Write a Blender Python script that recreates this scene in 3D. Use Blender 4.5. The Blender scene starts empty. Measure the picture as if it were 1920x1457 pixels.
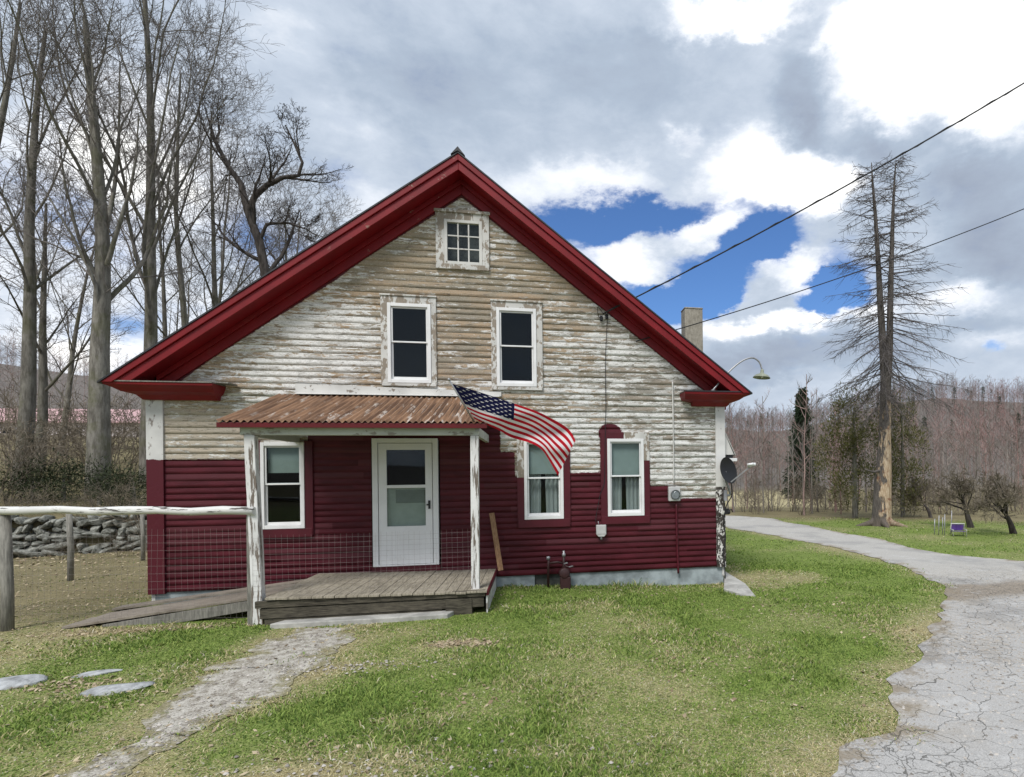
import bpy, math, random
import numpy as np
from mathutils import Vector, Matrix
C = bpy.context.scene.collection
SC = bpy.context.scene
R = math.radians
# ---------------------------------------------------------------- camera model (metres; facade on the plane Y = 0, camera at X = 0)
F_, CX, CY, TH, RO, D, H = 1100., 1240., 885., R(12.03), .012, 10.49, 1.95
ct, st = math.cos(TH), math.sin(TH); cr, sr = math.cos(RO), math.sin(RO)
R0 = (ct, -st, 0); FW = (st, ct, 0)
RT = tuple(cr*a - sr*b for a, b in zip(R0, (0, 0, 1))); UP = tuple(sr*a + cr*b for a, b in zip(R0, (0, 0, 1)))
def ray(x, y):
    u = (x-CX)/F_; v = -(y-CY)/F_
    return tuple(u*RT[i] + v*UP[i] + FW[i] for i in range(3))
def P(x, y, Y=0.):                       # measured point on the upright plane Y
    d = ray(x, y); t = (Y+D)/d[1]; return Vector((d[0]*t, Y, H+d[2]*t))
def G(x, y, z=0.):                       # measured point on the level z
    d = ray(x, y); t = (z-H)/d[2]; return Vector((d[0]*t, -D+d[1]*t, z))
def at(x, y, t):                         # measured point at depth t
    d = ray(x, y); return Vector((d[0]*t, -D+d[1]*t, H+d[2]*t))
def ss(a, b, x):
    t = np.clip((np.asarray(x, float)-a)/(b-a), 0, 1); return t*t*(3-2*t)
# ---------------------------------------------------------------- value noise (for terrain and real colour variety)
def vn(x, y, s, seed=0):
    x = np.asarray(x, float)*s + seed*17.13; y = np.asarray(y, float)*s - seed*9.71
    xi = np.floor(x); yi = np.floor(y); fx = x-xi; fy = y-yi
    fx = fx*fx*(3-2*fx); fy = fy*fy*(3-2*fy)
    h = lambda a, b: np.modf(np.abs(np.sin(a*127.1+b*311.7+seed*3.3)*43758.5453))[0]
    return (h(xi, yi)*(1-fx)+h(xi+1, yi)*fx)*(1-fy) + (h(xi, yi+1)*(1-fx)+h(xi+1, yi+1)*fx)*fy
def fbm(x, y, s, seed=0, o=4):
    r = 0; a = .5; t = 0
    for i in range(o):
        r = r + a*vn(x, y, s*2**i, seed+i); t += a; a *= .5
    return r/t
# ---------------------------------------------------------------- objects
ORG = {}
def props(o, label=None, cat=None, group=None, kind=None):
    if label: o['label'] = label
    if cat: o['category'] = cat
    if group: o['group'] = group
    if kind: o['kind'] = kind
    return o
def empty(name, loc, label=None, cat=None, group=None, kind=None):
    o = bpy.data.objects.new(name, None); C.objects.link(o); o.location = loc; o.empty_display_size = .2
    ORG[o.name] = Vector(loc); return props(o, label, cat, group, kind)
def org(o):
    while o.parent is not None: o = o.parent
    return ORG.get(o.name, Vector((0, 0, 0)))
def np_mesh(name, V, Q=None, T=None, mats=None, smooth=False, mi=None):
    me = bpy.data.meshes.new(name); V = np.asarray(V, np.float32).reshape(-1, 3)
    me.vertices.add(len(V)); me.vertices.foreach_set('co', V.ravel())
    li = []; n = []
    if Q is not None and len(Q): Q = np.asarray(Q, np.int32).reshape(-1, 4); li.append(Q.ravel()); n.append(np.full(len(Q), 4, np.int32))
    if T is not None and len(T): T = np.asarray(T, np.int32).reshape(-1, 3); li.append(T.ravel()); n.append(np.full(len(T), 3, np.int32))
    li = np.concatenate(li); n = np.concatenate(n)
    me.loops.add(len(li)); me.loops.foreach_set('vertex_index', li)
    me.polygons.add(len(n)); me.polygons.foreach_set('loop_start', np.concatenate(([0], np.cumsum(n)[:-1])).astype(np.int32))
    if smooth: me.polygons.foreach_set('use_smooth', np.ones(len(n), bool))
    for m in (mats or []): me.materials.append(m)
    if mi is not None: me.polygons.foreach_set('material_index', np.asarray(mi, np.int32))
    me.update(calc_edges=True); me.validate(); return me
def link(name, me, parent=None, loc=None):
    o = bpy.data.objects.new(name, me); C.objects.link(o)
    if parent is not None: o.parent = parent
    if loc is not None: o.location = loc
    return o
def fattr(me, name, vals):
    a = me.attributes.new(name, 'FLOAT', 'POINT'); a.data.foreach_set('value', np.asarray(vals, np.float32))
def cattr(me, name, vals):
    a = me.attributes.new(name, 'FLOAT_COLOR', 'POINT'); v = np.ones((len(vals), 4), np.float32); v[:, :3] = vals
    a.data.foreach_set('color', v.ravel())
class MB:
    """collects shapes in world metres and links them as one mesh"""
    def __init__(s): s.v = []; s.f = []; s.sm = []
    def add(s, vs, fs, smooth=False):
        b = len(s.v); s.v += [tuple(v) for v in vs]; s.f += [tuple(b+i for i in f) for f in fs]; s.sm += [smooth]*len(fs); return s
    def box(s, x0, x1, y0, y1, z0, z1, rot=None):
        vs = [Vector((x, y, z)) for z in (z0, z1) for y in (y0, y1) for x in (x0, x1)]
        if rot is not None:
            c = Vector(((x0+x1)/2, (y0+y1)/2, (z0+z1)/2)); vs = [c + rot @ (v-c) for v in vs]
        return s.add(vs, [(0, 2, 3, 1), (4, 5, 7, 6), (0, 1, 5, 4), (2, 6, 7, 3), (0, 4, 6, 2), (1, 3, 7, 5)])
    def hexa(s, vs): return s.add(vs, [(0, 2, 3, 1), (4, 5, 7, 6), (0, 1, 5, 4), (2, 6, 7, 3), (0, 4, 6, 2), (1, 3, 7, 5)])
    def bar(s, a, b, w, h, up=(0, 0, 1)):
        a = Vector(a); b = Vector(b); t = (b-a).normalized(); u = Vector(up)
        if abs(t.dot(u)) > .98: u = Vector((0, 1, 0))
        sd = t.cross(u).normalized(); u = sd.cross(t).normalized()
        vs = [p + sd*i*w/2 + u*j*h/2 for p in (a, b) for j in (-1, 1) for i in (-1, 1)]
        return s.hexa(vs)
    def prism(s, poly, y0, y1):          # poly in (x, z), extruded along Y
        n = len(poly); vs = [(x, y0, z) for x, z in poly] + [(x, y1, z) for x, z in poly]
        return s.add(vs, [tuple(range(n)), tuple(range(2*n-1, n-1, -1))] + [(i, n+i, n+(i+1) % n, (i+1) % n) for i in range(n)])
    def tube(s, pts, r, n=8, cap=True):
        pts = [Vector(p) for p in pts]; rs = r if isinstance(r, (list, tuple)) else [r]*len(pts); vs = []; fs = []
        for i, p in enumerate(pts):
            t = (pts[min(i+1, len(pts)-1)] - pts[max(i-1, 0)]).normalized()
            u = Vector((0, 0, 1)) if abs(t.z) < .93 else Vector((0, 1, 0))
            a = t.cross(u).normalized(); b = a.cross(t).normalized()
            for k in range(n):
                q = 2*math.pi*k/n; vs.append(p + (a*math.cos(q)+b*math.sin(q))*rs[i])
        for i in range(len(pts)-1):
            for k in range(n): fs.append((i*n+k, i*n+(k+1) % n, (i+1)*n+(k+1) % n, (i+1)*n+k))
        s.add(vs, fs, True)
        if cap:
            b = len(s.v)-len(vs); s.f += [tuple(b+k for k in range(n))[::-1], tuple(b+(len(pts)-1)*n+k for k in range(n))]; s.sm += [False]*2
        return s
    def lathe(s, prof, o, ax=(0, 0, 1), n=20):
        ax = Vector(ax).normalized(); u = Vector((1, 0, 0)) if abs(ax.x) < .9 else Vector((0, 1, 0)); a = ax.cross(u).normalized(); b = ax.cross(a); o = Vector(o)
        vs = [o + ax*h + (a*math.cos(2*math.pi*k/n)+b*math.sin(2*math.pi*k/n))*r for r, h in prof for k in range(n)]
        return s.add(vs, [(i*n+k, i*n+(k+1) % n, (i+1)*n+(k+1) % n, (i+1)*n+k) for i in range(len(prof)-1) for k in range(n)], True)
    def build(s, name, mat, parent=None, bevel=0, loc=None, **kw):
        me = bpy.data.meshes.new(name); o0 = org(parent) if parent is not None else Vector(loc or (0, 0, 0))
        me.from_pydata([tuple(Vector(v)-o0) for v in s.v], [], s.f); me.polygons.foreach_set('use_smooth', s.sm)
        for m in (mat if isinstance(mat, list) else [mat]): me.materials.append(m)
        me.update(); o = link(name, me, parent, None if parent is not None else o0)
        if parent is None: ORG[o.name] = o0
        if bevel:
            b = o.modifiers.new('soft_edges', 'BEVEL'); b.width = bevel; b.segments = 2; b.limit_method = 'ANGLE'; b.angle_limit = R(50)
        return props(o, **kw)
# ---------------------------------------------------------------- materials
class NB:
    def __init__(s, name=None, tree=None):
        if tree is None:
            s.m = bpy.data.materials.new(name); s.m.use_nodes = True; s.t = s.m.node_tree
        else: s.t = tree
        s.t.nodes.clear()
    def n(s, typ, pr=None, **ins):
        nd = s.t.nodes.new('ShaderNode'+typ)
        for k, v in (pr or {}).items(): setattr(nd, k, v)
        for k, v in ins.items():
            if k.startswith('i') and k[1:].isdigit(): sk = nd.inputs[int(k[1:])]
            else:
                sk = nd.inputs[k.replace('_', ' ')]
            s.put(sk, v)
        return nd
    def put(s, sk, v):
        if isinstance(v, bpy.types.NodeSocket): s.t.links.new(v, sk)
        elif sk.type == 'RGBA' and not hasattr(v, '__len__'): sk.default_value = (v, v, v, 1)
        elif sk.type == 'RGBA' and len(v) == 3: sk.default_value = (*v, 1)
        else: sk.default_value = v
    def math(s, op, a, b=0., c=None, clamp=False):
        nd = s.n('Math', dict(operation=op, use_clamp=clamp), i0=a, i1=b)
        if c is not None: s.put(nd.inputs[2], c)
        return nd.outputs[0]
    def add(s, a, b): return s.math('ADD', a, b)
    def mul(s, a, b): return s.math('MULTIPLY', a, b)
    def vm(s, op, a, b=(0, 0, 0)):
        nd = s.n('VectorMath', dict(operation=op), i0=a, i1=b); return nd.outputs['Value' if op in ('LENGTH', 'DOT_PRODUCT') else 'Vector']
    def sstep(s, x, a, b, lo=0., hi=1.):
        return s.n('MapRange', dict(interpolation_type='SMOOTHSTEP'), i0=x, i1=a, i2=b, i3=lo, i4=hi).outputs[0]
    def noise(s, vec, scale, detail=3., rough=.55, dist=0.):
        return s.n('TexNoise', None, Vector=vec, Scale=scale, Detail=detail, Roughness=rough, Distortion=dist).outputs['Fac']
    def mix(s, f, a, b, bt='MIX'):
        nd = s.t.nodes.new('ShaderNodeMix'); nd.data_type = 'RGBA'; nd.blend_type = bt
        s.put(nd.inputs[0], f); s.put(nd.inputs[6], a); s.put(nd.inputs[7], b); return nd.outputs[2]
    def pos(s): return s.n('NewGeometry').outputs['Position']
    def obj(s): return s.n('TexCoord').outputs['Object']
    def attr(s, name, out='Fac'): return s.n('Attribute', dict(attribute_name=name)).outputs[out]
    def sep(s, v): return s.n('SeparateXYZ', None, i0=v).outputs
    def comb(s, x, y, z): return s.n('CombineXYZ', None, i0=x, i1=y, i2=z).outputs[0]
    def rnd(s): return s.n('ObjectInfo').outputs['Random']
    def bsdf(s, col, rough=.7, spec=.3, metal=0., bump=None, bs=.3, bd=.02, **kw):
        p = s.n('BsdfPrincipled', None, Base_Color=col, Roughness=rough, Metallic=metal); p.inputs['Specular IOR Level'].default_value = spec
        for k, v in kw.items(): s.put(p.inputs[k.replace('_', ' ')], v)
        if bump is not None:
            b = s.n('Bump', None, Strength=bs, Distance=bd, Height=bump); s.t.links.new(b.outputs[0], p.inputs['Normal'])
        s.out(p.outputs[0]); return s.m
    def out(s, sh): s.t.links.new(sh, s.n('OutputMaterial').inputs[0])
def simple(name, col, rough=.6, spec=.3, metal=0., var=.25, sc=6., bs=.15):
    b = NB(name); p = b.pos(); n = b.noise(p, sc, 5, .6)
    k = b.sstep(n, .3, .7, 1-var, 1+var*.6)
    c = b.vm('MULTIPLY', b.comb(*col), b.comb(k, k, k))
    return b.bsdf(c, rough, spec, metal, bump=b.noise(p, sc*6, 3), bs=bs, bd=.004)
def peel(name, paint=(.62, .61, .58), bare=(.21, .18, .15), amount=.5, sx=1., sz=.25, red_below=None, scale=9., rough=.55):
    """old paint coming off wood; amount = share of paint lost"""
    b = NB(name); p = b.pos(); v = b.vm('MULTIPLY', p, (sx, sx, sz))
    n1 = b.noise(v, scale, 6, .65); n2 = b.noise(v, scale*3.2, 4, .6); k = b.add(b.mul(n1, .65), b.mul(n2, .35))
    e = .62-.26*amount
    lost = b.sstep(k, e, e+.035)
    if red_below is not None and amount > .6: pass
    g = b.noise(p, 2.2, 4)
    pc = b.mix(b.sstep(g, .35, .75), paint, tuple(c*.78 for c in paint))
    bc = b.mix(b.noise(b.vm('MULTIPLY', p, (sx*3, sx*3, sz)), 14, 5, .7), tuple(c*.5 for c in bare), tuple(c*1.5 for c in bare))
    c = b.mix(lost, pc, bc)
    if red_below is not None:
        z = b.sep(p)[2]; zz = b.add(z, b.mul(b.add(n1, -.5), .12))
        c = b.mix(b.sstep(zz, red_below+.005, red_below-.005), c, RED)
    return b.bsdf(c, rough, .3, bump=b.math('SUBTRACT', 1., lost), bs=.35, bd=.004)
RED = (.080, .0080, .0155); TRIM = (.190, .0045, .0085)
def wood(name, c1, c2, sx, sy, sz, sc=8., rough=.8):
    b = NB(name); p = b.vm('MULTIPLY', b.pos(), (sx, sy, sz)); n = b.noise(p, sc, 6, .65); g = b.noise(b.pos(), 2.5, 4)
    c = b.mix(b.sstep(b.add(b.mul(n, .7), b.mul(g, .3)), .32, .68), c1, c2)
    return b.bsdf(c, rough, .2, bump=n, bs=.3, bd=.006)
M = {}
M['door_white'] = simple('white_door_enamel', (.88, .88, .88), .4, .4, var=.05, sc=3, bs=.03)
M['white'] = simple('white_vinyl', (.74, .74, .735), .45, .35, var=.08, sc=3, bs=.05)
M['white_old'] = peel('old_white_paint', amount=.12, sx=1, sz=1, scale=7)
M['casing'] = peel('weathered_casing', (.60, .59, .56), (.26, .22, .175), .52, 1, .55, scale=6)
M['post'] = peel('peeling_post', (.74, .73, .71), (.17, .14, .115), .40, 1.9, .16, scale=9)
M['corner_l'] = peel('left_corner_board_paint', (.63, .62, .60), (.25, .22, .2), .34, 1, .45, red_below=2.23, scale=7)
M['corner_r'] = peel('right_corner_board_paint', (.72, .71, .69), (.14, .12, .10), .1, 1, .6, scale=6)
M['corner_rot'] = peel('flaked_corner_paint', (.72, .70, .66), (.05, .042, .036), .62, 1.0, .55, scale=13)
M['beam'] = peel('porch_beam_paint', (.56, .58, .53), (.3, .28, .24), .2, .5, 1, scale=6)
M['skirt_w'] = peel('white_skirt_paint', (.62, .62, .60), (.22, .2, .18), .35, 1, .5, scale=7)
def red_paint(name, col, worn=.0):
    b = NB(name); p = b.pos(); n = b.noise(p, 3.2, 5, .6); k = b.sstep(n, .3, .75, .82, 1.12)
    c = b.vm('MULTIPLY', b.comb(*col), b.comb(k, k, k))
    if worn:
        w = b.noise(b.vm('MULTIPLY', p, (1, 1, 1)), 5.5, 6, .7); x, y, z = b.sep(p)
        near = b.mul(b.sstep(z, 5.0, 6.6, 0., worn), b.sstep(x, -1.0, -1.5))             # the paint is thinnest by the peak
        c = b.mix(b.math('MULTIPLY', b.sstep(w, .60, .645), b.math('MINIMUM', b.add(near, .04), 1.)), c, (.30, .22, .17))
    return b.bsdf(c, .48, .35, bump=b.noise(p, 40, 3), bs=.12, bd=.004)
M['trim'] = red_paint('trim_red', TRIM); M['trim_worn'] = red_paint('worn_trim_red', TRIM, .9)
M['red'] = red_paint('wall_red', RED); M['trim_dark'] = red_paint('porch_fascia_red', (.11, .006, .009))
M['deck'] = wood('deck_boards_wood', (.16, .14, .105), (.42, .375, .295), 9, .7, 1)
M['ramp'] = wood('ramp_plank_wood', (.15, .125, .10), (.32, .28, .23), .7, 9, 1)
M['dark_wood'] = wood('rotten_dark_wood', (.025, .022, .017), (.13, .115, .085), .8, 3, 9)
M['grey_wood'] = wood('grey_post_wood', (.12, .115, .10), (.30, .285, .25), 6, 6, .7)
M['brown_wood'] = wood('brown_plank_wood', (.16, .085, .045), (.36, .215, .12), 6, 6, .6)
M['rafter'] = wood('porch_sheathing_wood', (.03, .02, .016), (.07, .05, .04), .7, 8, 1)
M['birch'] = peel('white_birch_rail', (.66, .65, .62), (.08, .07, .06), .28, .35, 3.0, scale=6)
M['concrete'] = simple('painted_foundation', (.30, .34, .35), .85, .2, var=.35, sc=4, bs=.4)
M['slab'] = simple('concrete_slab', (.40, .39, .36), .9, .2, var=.3, sc=5, bs=.4)
M['stone_dark'] = simple('dark_fieldstone', (.10, .105, .095), .9, .2, var=.5, sc=3, bs=.5)
M['roof_metal'] = simple('dark_roof_metal', (.035, .035, .04), .5, .4, var=.3)
M['block'] = wood('chimney_block', (.20, .18, .145), (.36, .33, .275), 5, 5, 3, sc=3)
M['black'] = simple('black_plastic', (.012, .012, .013), .5, .4, var=.2)
M['steel'] = simple('grey_steel', (.36, .36, .37), .45, .4, .5, var=.2)
M['box_grey'] = simple('grey_meter_enamel', (.52, .52, .51), .5, .35, var=.12)
M['cable'] = simple('black_cable_rubber', (.03, .03, .032), .7, .2, var=.2)
M['wire'] = simple('galvanised_wire', (.33, .29, .28), .5, .4, .3, var=.2)
M['pipe'] = simple('dark_gas_pipe', (.045, .018, .018), .5, .35, var=.3)
M['shade'] = simple('grey_green_blind', (.30, .345, .32), .8, .1, var=.06)
M['curtain'] = simple('pale_curtain_cloth', (.42, .43, .42), .9, .1, var=.12, sc=3)
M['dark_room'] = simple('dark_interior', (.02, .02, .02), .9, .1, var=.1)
M['lamp_enamel'] = simple('weathered_lamp_enamel', (.26, .28, .21), .5, .4, var=.25)
def glass():
    b = NB('window_glass'); g = b.n('BsdfGlossy', None, Color=(.9, .95, 1), Roughness=.02); t = b.n('BsdfTransparent', None, Color=(.86, .90, .90))
    lw = b.n('LayerWeight', None, Blend=.12).outputs['Fresnel']
    mx = b.n('MixShader', None, i0=b.add(b.mul(lw, .25), .016)); b.t.links.new(t.outputs[0], mx.inputs[1]); b.t.links.new(g.outputs[0], mx.inputs[2])
    b.out(mx.outputs[0]); return b.m
M['glass'] = glass()
def siding_mat():
    b = NB('old_clapboard_paint'); p = b.pos(); x, y, z = b.sep(p); bid = b.attr('bid'); wb = b.attr('wb'); pa = b.attr('paint')
    v = b.comb(x, b.mul(bid, 53.), z)
    n1 = b.noise(b.vm('MULTIPLY', v, (3.4, 1, 17)), 1., 8, .70, .5); n3 = b.noise(b.vm('MULTIPLY', v, (13, 1, 40)), 1., 6, .75)
    n2 = b.noise(p, .9, 4, .6); n6 = b.noise(b.vm('MULTIPLY', p, (40, 1, 150)), 1., 3, .6)
    k = b.add(b.add(b.mul(n1, .80), b.mul(n3, .46)), b.add(b.mul(n2, .20), b.add(b.mul(wb, 1.), b.mul(b.math('FRACT', b.mul(bid, 7.31)), .10))))
    white = b.sstep(k, .765, .790)
    n4 = b.noise(b.vm('MULTIPLY', v, (1.2, 1, 5)), 1., 5, .6); n5 = b.noise(b.vm('MULTIPLY', v, (5, 1, 90)), 1., 4, .7)
    bare = b.mix(b.sstep(n4, .36, .62), (.42, .305, .20), (.285, .25, .195))
    bare = b.mix(b.sstep(x, .4, 1.8, 0., .55), bare, (.27, .262, .245)); bare = b.mix(b.mul(b.sstep(x, -4.0, -4.7, 0., .75), b.sstep(z, 3.25, 2.85)), bare, (.50, .44, .36)); bare = b.mix(b.sstep(z, 4.9, 5.5, 0., .45), bare, (.31, .27, .195))
    bare = b.mix(b.sstep(b.add(b.mul(n5, .6), b.mul(n3, .4)), .52, .60, 0., .75), bare, (.10, .08, .062))
    bare = b.mix(b.sstep(n6, .54, .66, 0., .7), bare, (.56, .53, .48))
    wh = b.mix(b.sstep(n3, .35, .72, 0., .85), (.84, .83, .81), (.52, .51, .485)); wh = b.mix(b.sstep(n6, .57, .66, 0., .8), wh, (.23, .195, .16))
    gv = b.noise(b.vm('MULTIPLY', v, (1.7, 1, 12)), 1., 7, .68); wh = b.mix(b.sstep(b.add(gv, b.mul(b.add(n3, -.5), .5)), .52, .60, 0., .62), wh, (.36, .345, .32))
    dk = b.noise(b.vm('MULTIPLY', v, (4, 1, 30)), 1., 6, .7); c = b.mix(white, bare, wh); c = b.mix(b.sstep(dk, .585, .64, 0., .75), c, (.15, .125, .10))
    rn = b.noise(b.vm('MULTIPLY', v, (2, 1, 6)), 1., 4); redc = b.mix(b.sstep(rn, .3, .7), (.062, .0062, .0125), (.098, .0120, .0215)); redc = b.mix(b.mul(b.sstep(b.math('FRACT', b.mul(bid, 13.7)), .70, .75), .45), redc, (.115, .034, .043))
    redc = b.mix(b.sstep(n3, .69, .73, 0., .35), redc, (.24, .12, .12))
    pk = b.add(pa, b.add(b.mul(b.add(n3, -.5), .085), b.mul(b.add(n1, -.5), .05)))
    rf = b.sstep(pk, -.006, .006); c = b.mix(rf, c, redc)
    h = b.add(b.add(b.mul(white, .5), b.mul(n5, .5)), b.mul(rf, .3))
    return b.bsdf(c, b.sstep(rf, 0, 1, .8, .5), .3, bump=h, bs=.4, bd=.005)
M['siding'] = siding_mat()
def rust_mat():
    b = NB('rusty_corrugated_iron'); p = b.pos(); x_ = b.sep(p)[0]; v = b.vm('MULTIPLY', p, (14, .9, .9)); n = b.noise(v, 1., 6, .65); g = b.noise(p, 1.7, 4)
    c = b.mix(b.sstep(n, .35, .65), (.125, .066, .038), (.30, .172, .098))
    c = b.mix(b.math('MULTIPLY', b.sstep(b.noise(b.vm('MULTIPLY', p, (15, 1.6, 1.6)), 1., 4, .7), .555, .62), b.sstep(b.add(g, b.mul(x_, .05)), .28, .5)), c, (.56, .50, .44))
    return b.bsdf(c, .6, .35, bump=n, bs=.15, bd=.004)
M['rust'] = rust_mat()
# ================================================================ HOUSE
rng = random.Random(7)
HX0, HX1, RX, HY1 = -5.85, 3.45, -1.19, 11.
SL, APZ, OV = .766, 7.19, .42
house = empty('farmhouse', (RX, 0, 0), 'old gabled farmhouse, bare clapboards above and fresh dark red paint below', 'house')
fr_z = lambda x: 6.714 - SL*abs(x-RX)      # lower edge of the frieze on the wall
rf_z = lambda x: APZ - SL*abs(x-RX)        # top of the roof at the rake
WIN = {  # outer frame (x0, x1, z0, z1), casing widths left right top bottom
    'uL': (-2.385, -1.705, 3.485, 4.81, .105, .085, .12, .02),
    'uR': (-.642, .028, 3.458, 4.815, .09, .105, .105, .03),
    'pw': (-4.285, -3.655, 1.113, 2.495, .03, .12, .03, .11),
    'l1': (-.207, .464, 1.15, 2.54, .12, .12, .12, .11),
    'l2': (1.243, 1.903, 1.168, 2.555, .12, .11, .12, .11),
    'gb': (-1.477, -.86, 5.515, 6.273, .135, .115, .11, .055)}
DOOR = (-2.645, -1.618, .44, 2.563)
def paint_sd(x, z):
    """signed distance (m) into the fresh red paint on the front wall"""
    def lvl(x):
        for a, b, l in ((-9, -4.40, 2.232), (-4.40, -3.60, 2.46), (-3.60, -.60, 3.1), (-.60, -.36, 2.33), (-.36, -.10, 1.90), (-.10, 1.12, 1.955), (1.12, 1.25, 2.62), (1.25, 1.90, 2.3), (1.90, 2.02, 2.16), (2.02, 2.36, 1.70), (2.36, 9, 1.455)):
            if a <= x < b: return l
    d = lvl(x)-z
    for e in (-4.40, -.60, -.36, 1.12, 1.90, 2.02, 2.36):      # soften the sideways steps
        o = lvl(x + math.copysign(.02 + abs(x-e), e-x))
        if abs(x-e) < .3:
            do = o-z
            if d > 0 and do < 0: d = min(d, abs(x-e))
            elif d < 0 and do > 0: d = max(d, -abs(x-e))
    b1 = .17-math.hypot((x-1.30)/1.25, z-2.66); d = max(d, b1)      # the blob of trial paint over the right window
    b2 = .075-math.hypot((x-.52)/1.6, z-2.62); d = max(d, b2)
    fr = z-(fr_z(x)-.012-.05*float(vn(x*2.2, 1.3, 1., 8))**2-.03*max(0, 1-abs(x-RX)/1.3)); d = max(d, fr)
    return max(-.3, min(.3, d))
def white_bias(x, z):
    w = -.012
    for cx, cz, rx, rz, a in ((-3.3, 4.2, .9, .55, .10), (-4.0, 3.6, .9, .3, .05), (2.3, 3.6, 1.3, 1.0, .015), (1.6, 3.3, .5, .35, -.05), (2.6, 4.0, .5, .25, .06), (2.6, 2.0, 1.0, .7, .055), (.8, 2.3, .5, .6, .045), (.4, 3.1, 1.5, .5, .02), (2.6, 2.5, .6, .25, -.05),
                              (-1.2, 5.2, 2.0, .55, -.09), (-1.15, 4.1, .6, .8, -.085), (.3, 5.4, .6, .5, -.05), (-2.2, 5.6, .7, .5, -.04), (-4.9, 2.7, .9, .6, -.07), (1.1, 4.3, .8, .5, .03), (-5.2, 3.2, .5, .3, -.02)):
        w += a*math.exp(-((x-cx)/rx)**2-((z-cz)/rz)**2)
    return w
def front_wall():
    V = []; Q = []; pa = []; wb = []; bi = []
    xs = np.linspace(HX0+.2, HX1-.15, 226); z = .18; step = .1035; zz = []
    while z < 6.9: zz.append(z); z += step*rng.uniform(.93, 1.07)
    zz.append(z)
    holes = [(w[0]-.02, w[1]+.02, w[2]-.02, w[3]+.02) for w in WIN.values()] + [(DOOR[0]-.01, DOOR[1]+.01, 0, DOOR[3]+.01)]
    for z0, z1 in zip(zz, zz[1:]):
        br = []; x = HX0 - rng.random()*2
        while x < HX1: x += rng.uniform(1.4, 3.6); br.append((x, rng.random(), rng.uniform(-.0022, .0015), .006*rng.random()**4))
        sag = rng.uniform(-.004, .004)
        for i in range(len(xs)-1):
            a, b = xs[i], xs[i+1]; m = (a+b)/2; zm = (z0+z1)/2
            if z0 > fr_z(m)+.16: continue
            if any(h[0] < m < h[1] and h[2] < zm < h[3] for h in holes): continue
            bid, jz, jy = next((r[1:] for r in br if r[0] > m), (.5, 0, 0)); k = len(V)
            j = .0012*math.sin(m*3.1+z0*40)+sag*.25+jz
            for (px, py, pz) in ((a, -.0075, z0-.0005), (b, -.0075, z0-.0005), (a, -.0122-jy, z0+j), (b, -.0122-jy, z0+j), (a, -.0110-jy*.5, z0+.052), (b, -.0110-jy*.5, z0+.052), (a, -.0098, z1), (b, -.0098, z1)):
                V.append((px-RX, py, pz)); pa.append(paint_sd(px, pz)); wb.append(white_bias(px, pz)); bi.append(bid)
            Q += [(k, k+1, k+3, k+2), (k+2, k+3, k+5, k+4), (k+4, k+5, k+7, k+6)]
    me = np_mesh('front_wall', V, Q, mats=[M['siding']]); fattr(me, 'paint', pa); fattr(me, 'wb', wb); fattr(me, 'bid', bi)
    o = link('front_wall', me, house); o['label'] = 'clapboard gable wall, peeling white above, dark red below'
front_wall()
m = MB(); m.prism([(HX0+.02, .0), (HX1-.02, .0), (HX1-.02, rf_z(HX1)-.2), (RX, APZ-.2), (HX0+.02, rf_z(HX0)-.2)], HY1-.05, HY1); m.build('back_wall', M['red'], house)
for x0, x1 in ((HX0+.02, HX0+.07), (HX1-.07, HX1-.02)):
    m = MB(); m.box(x0, x1, .01, HY1-.051, 0, rf_z(HX0)-.15); m.build('side_wall', M['white_old'], house)
m = MB(); m.box(HX0+.08, HX1-.08, .3, HY1-.06, .10, .16); m.build('floor', M['dark_room'], house)
m = MB(); m.box(HX0+.08, HX1-.08, .012, HY1-.06, 2.95, 3.05); m.prism([(HX0+.08, .17), (HX1-.08, .17), (HX1-.08, 3.2), (RX, 6.7), (HX0+.08, 3.2)], 1.2, 1.25); m.build('inner_partition', M['dark_room'], house)
# foundation: painted concrete with the darker boarded gap
m = MB(); m.box(HX0+.06, -.05, .02, .25, -.5, .178); m.box(.56, HX1-.045, .02, .25, -.5, .178); m.box(HX0+.061, HX0+.3, .251, HY1-.1, -.5, .177); m.box(HX1-.3, HX1-.05, .251, HY1-.1, -.6, .177)
m.build('foundation', M['concrete'], house)
m = MB(); m.box(-.05, .56, .07, .2, -.5, .176); m.build('basement_hatch', M['stone_dark'], house)
# corner boards
m = MB(); m.box(HX0, HX0+.228, -.045, .02, .16, 3.152); m.build('corner_board', M['corner_l'], house, .004, label='left corner board, peeling white above and dark red below')
m = MB(); m.box(HX1-.185, HX1, -.045, .02, 1.66, 3.152); cb = m.build('corner_board', M['corner_r'], house, .004, label='clean white upper corner board at the right corner')
m = MB(); m.box(HX1-.185, HX1-.012, -.043, .02, .17, 1.658)
for i in range(26):                        # curled flakes standing off the board
    x = HX1-.185+rng.random()*.17; z = rng.uniform(.25, 1.64); s = rng.uniform(.02, .05)
    m.add([(x-s/2, -.046, z-s), (x+s/2, -.046, z-s*.8), (x+s/2, -.046-s*.7, z+s*.7), (x-s*.4, -.046-s*.5, z+s)], [(0, 1, 2, 3)])
m.build('corner_board', M['corner_rot'], house, label='lower corner board with white paint flaking off in strips')
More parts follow.
